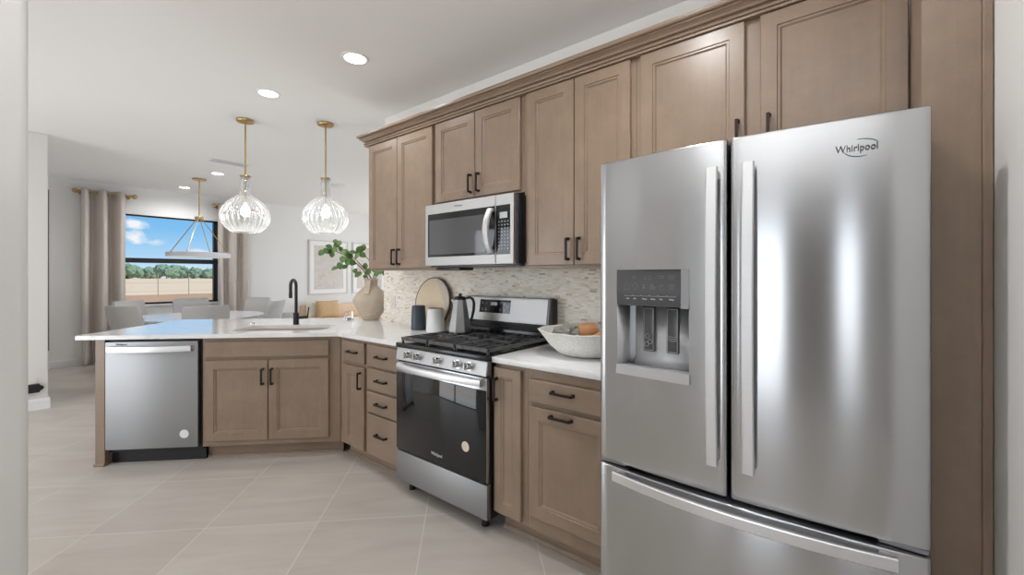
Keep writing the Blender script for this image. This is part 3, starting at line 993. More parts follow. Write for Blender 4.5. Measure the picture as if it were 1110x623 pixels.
# three continuous grates
GX = [X0 + .012, X0 + .262, X1 - .262, X1 - .012]
for i in range(3):
    g0, g1 = GX[i] + .002, GX[i + 1] - .002
    bm = new()
    zt, zb, b_ = .950, .930, .006
    ya, yb = RF + .025, -.09
    for y in (ya, yb - .012):
        box(bm, g0, g1, y, y + .013, zb, zt, .003)
    for x in (g0, g1 - .012):
        box(bm, x, x + .012, ya, yb, zb, zt, .003)
    for k in range(1, 4):
        x = g0 + (g1 - g0) * k / 4
        box(bm, x - .005, x + .005, ya, ya + .2, zb + .002, zt, .002); box(bm, x - .005, x + .005, yb - .2, yb, zb + .002, zt, .002)
    for y in (ya + .13, (ya + yb) / 2, yb - .13):
        box(bm, g0, g0 + .075 if y != (ya + yb) / 2 else g1, y - .005, y + .005, zb + .002, zt, .002)
        box(bm, g1 - .075, g1, y - .005, y + .005, zb + .002, zt, .002)
    for x in (g0 + .003, g1 - .013):
        for y in (ya + .003, (ya + yb) / 2, yb - .012):
            box(bm, x, x + .01, y, y + .01, .918, zb + .002)
    obj('grate', bm, 'iron', t, smooth=False)
# backguard
bm = new(); box(bm, X0, X1, -.075, -.014, .9, 1.182, .004); obj('backguard', bm, 'black', t)
bm = new()
prism(bm, [(-.085, 1.014), (-.112, 1.026), (-.088, 1.180), (-.078, 1.187), (-.04, 1.187), (-.04, 1.014)], (X0 + .004, X1 - .018), 'x')
bmesh.ops.bevel(bm, geom=bm.edges[:], offset=.003, segments=2, affect='EDGES')
bp = obj('backguard_panel', bm, 'steel_mid', t)
bm = new()
prism(bm, [(-.083, 1.012), (-.113, 1.026), (-.088, 1.182), (-.077, 1.189), (-.04, 1.189), (-.04, 1.012)], (X1 - .018, X1 - .002), 'x'); obj('end_cap', bm, 'dark_grey', t)
bm = new(); box(bm, X0 + .02, X1 - .02, -.105, -.07, .919, .975, .004); obj('vent_trim', bm, 'enamel', t)
# display in the panel (panel leans back)
def on_panel(z): return -.112 + (z - 1.026) * (.024 / .154)
zc = 1.122
bm = new()
prism(bm, [(on_panel(1.078) - .0015, 1.078), (on_panel(1.166) - .0015, 1.166), (on_panel(1.166) + .006, 1.166), (on_panel(1.078) + .006, 1.078)], (-2.045, -1.772), 'x'); dp = obj('display', bm, 'blackglass', bp, smooth=False)
tilt = math.atan2(.024, .154)
def pan(x, z, dy=-.0022): return Matrix.Translation((x, on_panel(z) + dy, z)) @ Matrix.Rotation(PI / 2 - tilt, 4, 'X')
bm = new(); prism(bm, [(on_panel(1.128) - .003, 1.128), (on_panel(1.15) - .003, 1.15), (on_panel(1.15), 1.15), (on_panel(1.128), 1.128)], (-1.945, -1.885), 'x'); o = obj('clock_window', bm, 'lcd', bp, smooth=False)
for (px, pz, sz) in ((-2.02, 1.143, .014), (-2.02, 1.1, .014), (-1.985, 1.143, .014), (-1.985, 1.1, .014), (-1.855, 1.143, .014), (-1.855, 1.1, .014), (-1.82, 1.143, .014), (-1.82, 1.1, .014), (-1.795, 1.122, .014)):
    bm = new()
    for s_ in (-1, 1):
        box(bm, px - sz / 2, px + sz / 2, on_panel(pz) - .0026, on_panel(pz) + .001, pz - .001 + s_ * .005, pz + .001 + s_ * .005)
    obj('touch_key', bm, 'light_print', bp, smooth=False)

# ------------------------------------------------------------------ microwave
X0, X1 = -2.244, -1.488
MF = -.42
t = thing('microwave_oven', 'stainless over-the-range microwave under the short wall cabinet', 'microwave', (X0, 0, 1.395))
bm = new(); box(bm, X0 + .006, X1 + .016, MF + .05, -.011, 1.402, 1.79); obj('body', bm, 'black', t, smooth=False)
bm = new(); box(bm, X0 + .003, X1, MF + .02, MF + .06, 1.398, 1.795, .003); obj('front_case', bm, 'dark_grey', t)
xs = -1.622
def frame_bm(x0, x1, z0, z1, ix0, ix1, iz0, iz1, y, tk):
    bm = new()
    L = lambda a, b, c, d, yy: [(a, yy, c), (b, yy, c), (b, yy, d), (a, yy, d)]
    loft(bm, [L(x0, x1, z0, z1, y + tk), L(x0, x1, z0, z1, y + .003), L(x0 + .003, x1 - .003, z0 + .003, z1 - .003, y), L(ix0, ix1, iz0, iz1, y), L(ix0, ix1, iz0, iz1, y + .004)], True, False)
    return bm
d = obj('door', frame_bm(X0, xs, 1.396, 1.797, X0 + .026, xs - .0002, 1.452, 1.735, MF, .022), 'steel_mid', t, smooth=False)
bm = new(); box(bm, X0 + .026, xs - .001, MF + .0015, MF + .01, 1.452, 1.735); obj('glass', bm, 'blackglass', d, smooth=False)
bm = new(); box(bm, X0 + .04, xs - .075, MF + .0005, MF + .006, 1.468, 1.694, .0004); o = obj('window', bm, 'smoked', d, smooth=False)
bm = new(); loops = []
n = 14
hx = xs - .026
for k in range(n + 1):
    z = 1.462 + .258 * k / n
    q = 1 - (2 * k / n - 1) ** 2
    y = MF - .014 - .04 * q
    hxx = hx - .004 * q
    loops.append([(hxx - .022, y + .004, z), (hxx - .018, y - .006, z), (hxx, y - .012, z), (hxx + .018, y - .006, z), (hxx + .022, y + .004, z), (hxx + .018, y + .01, z), (hxx - .018, y + .01, z)])
loft(bm, loops)
for z in (1.462, 1.702):
    box(bm, hx - .018, hx + .018, MF - .02, MF + .002, z, z + .018, .003)
obj('handle', bm, 'steel_bar', d)
text_mesh('logo', 'Whirlpool', .018, 'mid_grey', d, front(-1.93, MF - .0005, 1.768))
cp = obj('control_panel', frame_bm(xs + .002, X1, 1.396, 1.797, xs + .0022, X1 - .022, 1.452, 1.735, MF, .022), 'steel_mid', t, smooth=False)
bm = new(); box(bm, xs + .003, X1 - .022, MF + .0008, MF + .01, 1.453, 1.734); obj('keypad_glass', bm, 'blackglass', cp, smooth=False)
bm = new(); box(bm, -1.588, -1.532, MF - .0008, MF + .004, 1.66, 1.694); obj('display', bm, 'lcd', cp, smooth=False)
for r_ in range(9):
    for c_ in range(4):
        if r_ == 8 and c_ in (1, 2): pass
        bm = new(); kx, kz = -1.595 + .0225 * c_, 1.64 - .0195 * r_
        box(bm, kx - .004, kx + .004, MF - .0004, MF + .003, kz - .0035, kz + .0035); obj('key', bm, 'mid_grey', cp, smooth=False)
bm = new(); box(bm, X0 + .02, X1 - .0, MF + .03, -.03, 1.384, 1.402, .004); obj('underside', bm, 'dark_grey', t)
bm = new(); box(bm, -2.2, -1.99, MF + .07, MF + .2, 1.366, 1.386, .004); obj('grease_filter', bm, 'black', t)

# ------------------------------------------------------------------ refrigerator
FX0, FX1, FC = -.757, .150, -.303
BOW = .032
def fy_(x): return -.808 - BOW * (1 - ((x - FC) / .4535) ** 2)
t = thing('refrigerator', 'large stainless french-door refrigerator with bottom freezer drawer', 'refrigerator', (FX0, 0, 0))
bm = new(); box(bm, FX0 + .006, FX1 - .006, -.715, -.06, .02, 1.735, .004); obj('case', bm, 'mid_grey', t)
for x in (FX0 + .08, FX1 - .08):
    for y in (-.66, -.12):
        bm = new(); cyl(bm, (x, y, 0), (x, y, .025), .02, n=14); obj('foot', bm, 'black', t)

def bowed(x0, x1, z0, z1, hole=None, nx=22, yb=-.728, rnd=.011):
    """door skin following the bowed front, edges rounded back; optional rectangular hole"""
    xs = [x0, x0 + rnd * .15, x0 + rnd * .5, x0 + rnd] + [x0 + rnd + (x1 - x0 - 2 * rnd) * k / nx for k in range(1, nx)] + [x1 - rnd, x1 - rnd * .5, x1 - rnd * .15, x1]
    zs = [z0, z0 + .002, z0 + .006] + [z0 + .006 + (z1 - z0 - .012) * k / 3 for k in range(1, 3)] + [z1 - .006, z1 - .002, z1]
    if hole:
        xs = sorted([x for x in xs if abs(x - hole[0]) > .006 and abs(x - hole[1]) > .006] + [hole[0], hole[1]])
        zs = sorted(zs + [hole[2], hole[3]])
    def y(x, z):
        e = min(x - x0, x1 - x) / rnd
        o_ = (1 - math.sqrt(max(0, 1 - (1 - min(1, e)) ** 2))) * rnd
        ez = min(z - z0, z1 - z) / .006
        o_ += (1 - math.sqrt(max(0, 1 - (1 - min(1, ez)) ** 2))) * .004
        return fy_(x) + o_
    bm = new()
    V = [[bm.verts.new((x, y(x, z), z)) for z in zs] for x in xs]
    for i in range(len(xs) - 1):
        for j in range(len(zs) - 1):
            if hole and hole[0] - 1e-6 <= xs[i] and xs[i + 1] <= hole[1] + 1e-6 and hole[2] - 1e-6 <= zs[j] and zs[j + 1] <= hole[3] + 1e-6:
                continue
            bm.faces.new((V[i][j], V[i + 1][j], V[i + 1][j + 1], V[i][j + 1]))
    # back and sides
    per = [V[i][0] for i in range(len(xs))] + [V[-1][j] for j in range(1, len(zs))] + [V[i][-1] for i in range(len(xs) - 2, -1, -1)] + [V[0][j] for j in range(len(zs) - 2, 0, -1)]
    bk = [bm.verts.new((v.co.x, yb, v.co.z)) for v in per]
    for i in range(len(per)):
        k = (i + 1) % len(per)
        bm.faces.new((per[i], bk[i], bk[k], per[k]))
    bm.faces.new(bk)
    return bm


ZD0, ZD1 = .642, 1.752
HOLE = (-.680, -.420, .972, 1.350)
ld = obj('left_door', bowed(FX0, -.3075, ZD0, ZD1, HOLE), 'steel', t, ang=50); ld['label'] = 'left refrigerator door with ice and water dispenser'
rd = obj('right_door', bowed(-.2985, FX1, ZD0, ZD1), 'steel', t, ang=50); rd['label'] = 'right refrigerator door with raised logo'
fd = obj('freezer_drawer', bowed(FX0, FX1, .06, .622), 'steel', t, ang=50)
bm = new(); box(bm, FX0 + .02, FX1 - .02, -.74, -.70, .02, .06); box(bm, -.306, -.300, -.75, -.72, ZD0, ZD1); box(bm, FX0 + .01, FX1 - .01, -.735, -.715, .62, .646); obj('gasket', bm, 'black_matte', t, smooth=False)
for xa, xb in ((FX0 + .004, FX0 + .10), (FX1 - .10, FX1 - .004)):
    bm = new(); box(bm, xa, xb, -.80, -.72, .6255, .638, .003); obj('hinge', bm, 'mid_grey', t)
for xa in (FX0 + .02, FX1 - .09):
    bm = new(); box(bm, xa, xa + .07, -.76, -.68, 1.735, 1.757, .004); obj('hinge_cover', bm, 'mid_grey', t)

def strap(door, x0, x1, z0, z1):
    bm = new(); loops = []
    n = 18
    yb = fy_((x0 + x1) / 2)
    for k in range(n + 1):
        f = k / n
        q = 1 - (2 * f - 1) ** 2
        z = z0 + (z1 - z0) * f
        y = yb - .034 - .016 * q
        loops.append([(x0, y + .013, z), (x0, y + .003, z), (x0 + .003, y, z), (x1 - .003, y, z), (x1, y + .003, z), (x1, y + .013, z)])
    loft(bm, loops)
    for z in (z0 + .004, z1 - .034):
        box(bm, x0 + .004, x1 - .004, yb - .03, yb + .004, z, z + .03, .003)
    obj('handle', bm, 'steel_bar', door)
strap(ld, -.361, -.328, .742, 1.664)
strap(rd, -.2605, -.2285, .742, 1.664)
bm = new(); loops = []
n = 26
for k in range(n + 1):
    f = k / n
    x = -.686 + .772 * f
    q = 1 - (2 * f - 1) ** 2
    y = fy_(x) - .034 - .022 * q
    loops.append([(x, y + .013, .584), (x, y + .003, .584), (x, y, .587), (x, y, .616), (x, y + .003, .619), (x, y + .013, .619)])
loft(bm, loops)
for x in (-.68, .05):
    box(bm, x, x + .03, fy_(x) - .03, fy_(x) + .01, .588, .615, .003)
obj('handle', bm, 'steel_bar', fd)

# dispenser in the left door
hx0, hx1, hz0, hz1 = HOLE
yb_ = -.735
yL, yR = fy_(hx0), fy_(hx1)
bm = new()
zr = 1.222
def ring_at(z, back):
    return [(hx0, yL + .0005, z), (hx0 + .012, back + .03, z), (hx0 + .045, back, z), (hx1 - .045, back, z), (hx1 - .012, back + .03, z), (hx1, yR + .0005, z)]
A = [[bm.verts.new(p) for p in ring_at(z, b)] for z, b in ((hz0 + .02, -.752), (hz0 + .06, -.738), (zr, -.738))]
for P, Q in zip(A, A[1:]):
    for k in range(5):
        bm.faces.new((P[k], P[k + 1], Q[k + 1], Q[k]))
o = obj('dispenser_recess', bm, 'silver_plastic', ld, ang=60)
sm = o.modifiers.new('wall', 'SOLIDIFY'); sm.thickness = .002; sm.offset = 0
bm = new(); prism(bm, [(-.74, zr), (yL - .002, zr), (yL - .006, zr + .05), (yL - .004, hz1), (-.74, hz1)], (hx0 + .0, hx1 - .028), 'x'); dp = obj('dispenser_panel', bm, 'dark_grey', ld, smooth=False)
bm = new()
prism(bm, [(-.74, zr - .002), (yR - .005, zr - .002), (yR - .002, zr + .05), (yR - .002, hz1), (-.74, hz1)], (hx1 - .026, hx1), 'x'); obj('dispenser_hood', bm, 'mid_grey', ld, smooth=False)
bm = new(); prism(bm, [(-.74, zr + .004), (yL - .012, zr + .004), (yL - .014, zr + .05), (yL - .010, hz1 - .006), (-.74, hz1 - .006)], (hx1 - .031, hx1 - .026), 'x'); obj('dispenser_seam', bm, 'black', ld, smooth=False)
# tray and lip
bm = new(); prism(bm, [(-.74, hz0), (yL - .008, hz0), (yL - .006, hz0 + .034), (yL + .006, hz0 + .034), (-.76, hz0 + .026), (-.74, hz0 + .026)], (hx0 - .002, hx1 + .002), 'x')
for v in bm.verts:
    v.co.y += (yR - yL) * (v.co.x - hx0) / (hx1 - hx0) if v.co.y < -.78 else 0
obj('drip_tray', bm, 'silver_plastic', ld, smooth=False)
# paddles with their symbols
for px, sym in ((-.588, 'ice'), (-.502, 'water')):
    bm = new(); box(bm, px - .0215, px + .0215, -.752, -.737, 1.052, 1.214, .003); obj('paddle', bm, 'dark_grey', ld)
    bm = new()
    yy = -.7535
    for a, b, c_, d_ in ((-.018, -.0165, 1.056, 1.21), (.0165, .018, 1.056, 1.21), (-.018, .018, 1.056, 1.0575), (-.018, .018, 1.2085, 1.21)):
        box(bm, px + a, px + b, yy, yy + .003, c_, d_)
    if sym == 'ice':
        for cx, cz in ((-.004, 1.108), (-.007, 1.078), (.006, 1.088)):
            for k in range(6):
                a0, a1 = k * PI / 3, (k + 1) * PI / 3
                tube(bm, [(px + cx + .0088 * math.cos(a0), yy, cz + .0088 * math.sin(a0)), (px + cx + .0088 * math.cos(a1), yy, cz + .0088 * math.sin(a1))], .0008, 6)
    else:
        for k in range(3):
            tube(bm, [(px - .016 + .032 * j / 10, yy, 1.098 + .007 * k + .0018 * math.sin(j * PI / 5 + 1)) for j in range(11)], .0008, 6)
    obj('paddle_symbol', bm, 'light_print', ld)
# printed icons on the panel
yp = yL - .0075
def icon(pts_list, r=.0007, nm='icon'):
    bm = new()
    for P in pts_list:
        tube(bm, [(x, yp + .0015 + (0), z) for x, z in P], r, 6)
    obj(nm, bm, 'mid_grey', dp)
def circ(cx, cz, r, n=10, a0=0, a1=2 * PI): return [(cx + r * math.cos(a0 + (a1 - a0) * k / n), cz + r * math.sin(a0 + (a1 - a0) * k / n)) for k in range(n + 1)]
xx = [-.640, -.609, -.578, -.547, -.515, -.482]
zi = 1.291
icon([[(xx[0] - .009, zi - .011), (xx[0] - .009, zi + .003), (xx[0], zi + .012), (xx[0] + .009, zi + .003), (xx[0] + .009, zi - .011), (xx[0] - .009, zi - .011)]])
icon([circ(xx[1], zi + .003, .0085, 12, -.9, PI + .9), [(xx[1] - .005, zi - .006), (xx[1], zi - .013), (xx[1] + .005, zi - .006)]])
icon([[(xx[2] - .006, zi + .008), (xx[2] + .006, zi - .008)], [(xx[2] + .006, zi + .008), (xx[2] - .006, zi - .008)], [(xx[2], zi + .01), (xx[2], zi - .01)]])
icon([circ(xx[3] - .005, zi - .004, .0045), circ(xx[3] + .005, zi - .004, .0045), circ(xx[3] - .002, zi + .005, .004)])
icon([[(xx[4] - .006, zi - .01), (xx[4] + .006, zi - .01), (xx[4] + .006, zi), (xx[4] - .006, zi), (xx[4] - .006, zi - .01)], circ(xx[4], zi + .002, .005, 8, 0, PI)])
icon([[(xx[5] - .009, zi + k * .007), (xx[5] + .009, zi + k * .007)] for k in (-1, 0, 1)])
icon([[(-.575, 1.316), (-.575, 1.328), (-.567, 1.328), (-.567, 1.316), (-.575, 1.316)], [(-.56, 1.316), (-.56, 1.328), (-.552, 1.328), (-.552, 1.316), (-.56, 1.316)]])
icon([[(-.525, 1.327), (-.505, 1.327)], [(-.522, 1.32), (-.508, 1.32)]])
icon([[(-.492, 1.327), (-.472, 1.327)], [(-.492, 1.319), (-.472, 1.319)]])
icon([[(-.62, 1.322), (-.606, 1.322)], [(-.616, 1.327), (-.61, 1.327)]])
bm = new()
for k in range(6):
    x = -.648 + .0305 * k
    box(bm, x, x + .028, yp, yp + .003, 1.2565, 1.2575); box(bm, x, x + .001, yp, yp + .003, 1.2565, 1.261); box(bm, x + .027, x + .028, yp, yp + .003, 1.2565, 1.261)
obj('key_row', bm, 'light_print', dp, smooth=False)
bm = new()
for tw, k in ((-.634, 2), (-.608, 2), (-.575, 3), (-.545, 3), (-.514, 2), (-.481, 3)):
    for q in range(k):
        box(bm, tw - .008 + q * .0055, tw - .0035 + q * .0055, yp, yp + .003, 1.2455 - .0006 * q, 1.2495 - .0006 * q)
obj('key_marks', bm, 'light_print', dp, smooth=False)
# raised logo on the right door, on the bowed skin
lx = .0
text_mesh('logo', 'Whirlpool', .026, 'dark_grey', rd, Matrix.Translation((lx + .005, fy_(lx) - .0015, 1.668)) @ Matrix.Rotation(math.atan(2 * BOW * (lx - FC) / .4535 ** 2), 4, 'Z') @ Matrix.Rotation(PI / 2, 4, 'X'), extrude=.0012, squeeze=.82)
bm = new()
pts = []
for k in range(13):
    a = PI * (1.12 + .5 * k / 12)
    x = lx + .012 + .038 * math.cos(a)
    pts.append((x, fy_(x) - .001, 1.672 + .027 * math.sin(a)))
tube(bm, pts, [.0004 + .0006 * math.sin(PI * k / 12) for k in range(13)], 6)
pts = []
for k in range(13):
    a = PI * (.1 + .45 * k / 12)
    x = lx + .012 + .038 * math.cos(a)
    pts.append((x, fy_(x) - .001, 1.672 + .019 * math.sin(a)))
tube(bm, pts, [.0004 + .0005 * math.sin(PI * k / 12) for k in range(13)], 6)
obj('logo_ring', bm, 'dark_grey', rd)

# ------------------------------------------------------------------ things on the counters
CT = .914
# kettle on the rear left burner
kx, ky, kz = -2.05, -.285, .952
t = thing('kettle', 'faceted steel kettle with black handle standing on the range', 'kettle', (kx, ky, kz))
def octo(r, z, a=PI / 8, n=8): return [(kx + r * math.cos(a + 2 * PI * k / n), ky + r * math.sin(a + 2 * PI * k / n), kz + z) for k in range(n)]
bm = new(); loft(bm, [octo(.074, 0), octo(.079, .004), octo(.079, .012), octo(.043, .215), octo(.040, .219)]); obj('body', bm, 'kettle', t, smooth=False)
bm = new(); loft(bm, [octo(.041, .219), octo(.041, .232), octo(.03, .24), octo(.012, .243), octo(.012, .258), octo(.004, .26)]); obj('lid', bm, 'black', t, smooth=False)
cr, sr = math.cos(math.radians(38.8)), math.sin(math.radians(38.8))
def kp(u, z, o=0.): return (kx + u * cr + o * sr, ky + u * sr - o * cr, kz + z)
bm = new(); tube(bm, [kp(.040, .226), kp(.062, .235), kp(.084, .222), kp(.092, .195), kp(.09, .15), kp(.08, .105), kp(.068, .075), kp(.058, .07)], [.008, .009, .0095, .0095, .0095, .009, .008, .007], 12); obj('handle', bm, 'black', t)
bm = new()
prism(bm, [(-.036, .212), (-.036, .172), (-.06, .218), (-.056, .222)], (-.012, .012), 'y')
for v in bm.verts:
    u_, o_, z_ = v.co.x, v.co.y, v.co.z
    v.co = Vector(kp(u_, z_, o_))
obj('spout', bm, 'chrome', t, smooth=False)


def canister(x, y, r0, r1, h, mat, label, lid):
    t = thing('canister', label, 'canister', (x, y, CT))
    bm = new(); lathe(bm, [(r0 * .9, 0), (r0 * .98, .003), (r0, .012), ((r0 + r1) / 2 + .001, h * .5), (r1, h - .006), (r1 - .003, h - .001), (r1 - .006, h - .003), (r1 - .006, h - .03)], 40, (x, y, CT), cap0=True); obj('body', bm, mat, t)
    bm = new(); lathe(bm, [(r1 - .0065, h - .02), (r1 - .0065, h - .002), (r1 - .009, h + .002), (.001, h + .002)], 40, (x, y, CT), cap0=True, cap1=True); obj('lid', bm, lid, t)
canister(-2.632, -.165, .057, .051, .186, 'navy', 'dark slate blue canister on the counter by the backsplash', 'navy')
canister(-2.435, -.165, .069, .06, .174, 'white_glaze', 'white canister with wooden lid left of the kettle', 'lid_wood')

# round serving board leaning on the backsplash
t = thing('cutting_board', 'round wooden board with dark rim leaning against the backsplash', 'cutting board', (-2.63, -.09, CT))
bR = .203
mb = Matrix.Translation((-2.60, -.078, CT)) @ Matrix.Rotation(-.13, 4, 'X') @ Matrix.Translation((0, 0, bR)) @ Matrix.Rotation(PI / 2, 4, 'X')
def disc(r0, r1, za, zb, a0=0, a1=2 * PI, n=72):
    bm = new()
    prof_ = [(r1, za), (r1, zb), (r0, zb), (r0, za)]
    lathe(bm, prof_, n, closed=True)
    return bm
bm = new(); cyl(bm, (0, 0, -.008), (0, 0, .008), bR - .006, n=72, bev=.002); bm.transform(mb); o = obj('face', bm, 'board', t)
bm = disc(bR - .007, bR, -.009, .0085); bm.transform(mb); obj('rim', bm, 'board_rim', t)
bm = new(); prism(bm, [((bR - .009) * math.cos(a), (bR - .009) * math.sin(a)) for a in [(-.30 + k * (PI * .55) / 30) * 1 for k in range(31)]] , (.0078, .0088), 'z'); bm.transform(mb); o = obj('inlay', bm, 'board_pale', t, smooth=False); o['label'] = 'paler stone-like part of the round board'

# bowl with things in it
bx, by = -1.10, -.285
t = thing('bowl', 'large pale rough-textured bowl on the counter beside the refrigerator', 'bowl', (bx, by, CT))
bm = new()
n = 72
prof_ = [(.09, 0), (.118, .003), (.15, .016), (.19, .052), (.225, .095), (.25, .124), (.256, .132), (.25, .135), (.24, .128), (.212, .096), (.175, .052), (.13, .022), (.06, .012), (.001, .011)]
rings = []
for r_, z_ in prof_:
    rr = []
    for k in range(n):
        a = 2 * PI * k / n
        w_ = 1 + .035 * mnoise.noise(Vector((math.cos(a) * 1.5, math.sin(a) * 1.5, z_ * 6)))
        zz = z_ + (.010 * mnoise.noise(Vector((math.cos(a) * 2, math.sin(a) * 2, 5))) if z_ > .09 else 0)
        rr.append(bm.verts.new((bx + r_ * w_ * math.cos(a), by + r_ * w_ * math.sin(a), CT + zz)))
    rings.append(rr)
for A_, B_ in zip(rings, rings[1:]):
    for k in range(n):
        bm.faces.new((A_[k], A_[(k + 1) % n], B_[(k + 1) % n], B_[k]))
bm.faces.new(rings[0][::-1]); bm.faces.new(rings[-1])
obj('body', bm, 'bowl', t, ang=60)
def blob(name, c, r, sc, mat, label, cat, rough=.0, rz=0.):
    bm = new()
    bmesh.ops.create_icosphere(bm, subdivisions=4, radius=1.)
    for v in bm.verts:
        d_ = v.co.copy()
        f = 1 + rough * mnoise.noise(d_ * 2.2) + rough * .5 * mnoise.noise(d_ * 5)
        v.co = Vector((d_.x * sc[0] * r * f, d_.y * sc[1] * r * f, d_.z * sc[2] * r * f))
    bm.transform(Matrix.Translation(c) @ Matrix.Rotation(rz, 4, 'Z'))
    return tag(obj(name, bm, mat, base=c), label, cat)
blob('folded_napkin', (bx - .105, by - .03, CT + .118), .068, (1.1, .85, .45), 'moss', 'grey crumpled napkin lying in the pale bowl at its left side', 'napkin', .35)
# wooden mallet-like salad server heads
bm = new(); c_ = Vector((bx - .005, by + .02, CT + .125)); dv = Vector((.78, .62, .10)).normalized()
tube(bm, [c_ - dv * .052, c_ - dv * .046, c_ - dv * .02, c_ + dv * .03, c_ + dv * .046, c_ + dv * .05], [.02, .034, .039, .039, .035, .02], 24)
tag(obj('wooden_cup', bm, 'wood_orange', base=tuple(c_)), 'round brown wooden cup lying sideways in the pale bowl', 'cup')
bm = new(); a_ = Vector((bx + .05, by - .02, CT + .095)); b_ = Vector((bx + .21, by + .1, CT + .175))
tube(bm, [a_, a_.lerp(b_, .25), a_.lerp(b_, .5), a_.lerp(b_, .75), b_], [.012, .02, .03, .036, .028], 16)
tag(obj('wooden_spoon', bm, 'wood_orange', base=tuple(a_)), 'warm brown wooden spoon leaning out of the pale bowl next to the refrigerator', 'spoon')
blob('glass_ornament', (bx + .06, by + .10, CT + .118), .036, (1.1, 1, .8), 'white_glaze', 'small white ornament between the wooden pieces in the pale bowl', 'ornament', .1)

# vase with branches
vx, vy = -3.575, .03
t = thing('vase', 'beige faceted stoneware vase with a small handle on the corner counter', 'vase', (vx, vy, CT))
vp = [(.066, 0), (.074, .004), (.082, .02), (.122, .09), (.155, .15), (.166, .185), (.160, .205), (.12, .262), (.075, .307), (.061, .32), (.058, .335), (.060, .375), (.064, .388), (.060, .392), (.052, .386), (.05, .33), (.05, .2), (.001, .19)]
bm = new(); lathe(bm, vp, 40, (vx, vy, CT), cap0=True, cap1=True); obj('body', bm, 'vase', t, ang=50)
# directions seen from the camera: right and towards
vr = Vector((.7795, .6265, 0)); vt = Vector((3.575, -2.313, 0)).normalized(); vr = Vector((-vt.y, vt.x, 0))
def vsurf(u, z, off=.002):
    """point on the vase surface at lateral offset u as seen from the room and height z"""
    for (r0, z0), (r1, z1) in zip(vp[:12], vp[1:13]):
        if z0 <= z <= z1:
            r_ = r0 + (r1 - r0) * (z - z0) / max(1e-6, z1 - z0)
            break
    else:
        r_ = .06
    u = max(-r_ * .99, min(r_ * .99, u))
    return Vector((vx, vy, CT + z)) + vr * u + vt * (math.sqrt(max(0, r_ * r_ - u * u)) + off)
bm = new()
zig = [(-.066, .05), (-.055, .055), (.03, .06), (.045, .085), (.075, .10), (.085, .13), (.105, .135), (.115, .165), (.16, .178)]
pts = []
for (u0, z0), (u1, z1) in zip(zig, zig[1:]):
    for k in range(4):
        pts.append(vsurf(u0 + (u1 - u0) * k / 4, z0 + (z1 - z0) * k / 4, .0005))
tube(bm, pts, .0032, 6); obj('seam_line', bm, 'vase_crack', t)
bm = new(); loops = []
c0 = Vector((vx, vy, CT))
hp = [(.056, .372), (.072, .372), (.086, .358), (.098, .32), (.118, .28), (.134, .248), (.122, .246)]
hd = (vt * .93 - vr * .30).normalized(); hs = Vector((-hd.y, hd.x, 0))
for i, (r_, z_) in enumerate(hp):
    p = c0 + hd * r_ + Vector((0, 0, z_))
    wq = .022
    loops.append([p - hs * wq - hd * .005, p - hs * wq + hd * .005 + Vector((0, 0, .003)), p + hs * wq + hd * .005 + Vector((0, 0, .003)), p + hs * wq - hd * .005])
loft(bm, loops); obj('handle', bm, 'vase', t)

t = thing('leafy_branches', 'green leafy branches standing in the beige vase', 'plant', (vx, vy, CT + .2))
px = .00866
def pq(u, v, o=0.):
    """branch points laid out around the vase mouth"""
    return Vector((vx, vy, CT)) + vr * ((u - 402) * px) + Vector((0, 0, (346.5 - v) * px)) + vt * o
stems = [[(401, 318, .0), (399, 302, .01), (394, 292, .03), (385, 283, .05), (374, 276, .06), (366, 272, .05), (358, 272, .05), (353, 274, .04)],
         [(402, 318, 0), (402, 301, 0), (397, 293, .06), (390, 285, .1), (383, 278, .12), (376, 280, .12), (370, 287, .13)],
         [(403, 318, 0), (404, 302, .0), (406, 294, -.02), (400, 282, .03), (394, 274, .04), (389, 268, .04)],
         [(403, 318, 0), (406, 301, .01), (410, 296, .03), (413, 293, .05)],
         [(374, 276, .06), (370, 268, .07), (368, 261, .07)]]
bm = new()
for st in stems:
    P = [pq(*p) for p in st]
    tube(bm, P, [.0065 * (1 - .7 * i / (len(P) - 1)) for i in range(len(P))], 7)
obj('stem', bm, 'branch', t)
leaves = [(353, 274, .05, 5.2), (357, 272, .06, 4.6), (361, 273, .04, 5.), (360, 268, .07, 4.6), (365, 271, .05, 5.2), (367, 266, .06, 4.6), (363, 276, .05, 4.2), (370, 264, .07, 4.2), (371, 270, .06, 4.6), (366, 262, .05, 3.8),
          (376, 274, .1, 6.2), (380, 278, .11, 6.6), (384, 274, .12, 5.6), (374, 281, .12, 5.4), (379, 284, .13, 5.2), (383, 284, .12, 5.6), (371, 288, .14, 5.), (376, 289, .12, 4.4), (366, 291, .13, 4.6),
          (390, 270, .04, 5.6), (393, 276, .05, 5.4), (388, 277, .06, 5.6), (394, 268, .03, 5.), (389, 297, .09, 5.6), (386, 293, .08, 4.2), (396, 288, .06, 4.6),
          (399, 294, .06, 4.8), (408, 296, .05, 5.), (412, 293, .06, 5.2), (405, 291, .02, 5.), (396, 299, .05, 3.6), (415, 295, .05, 4.)]
bm = new()
rnd = random.Random(3)
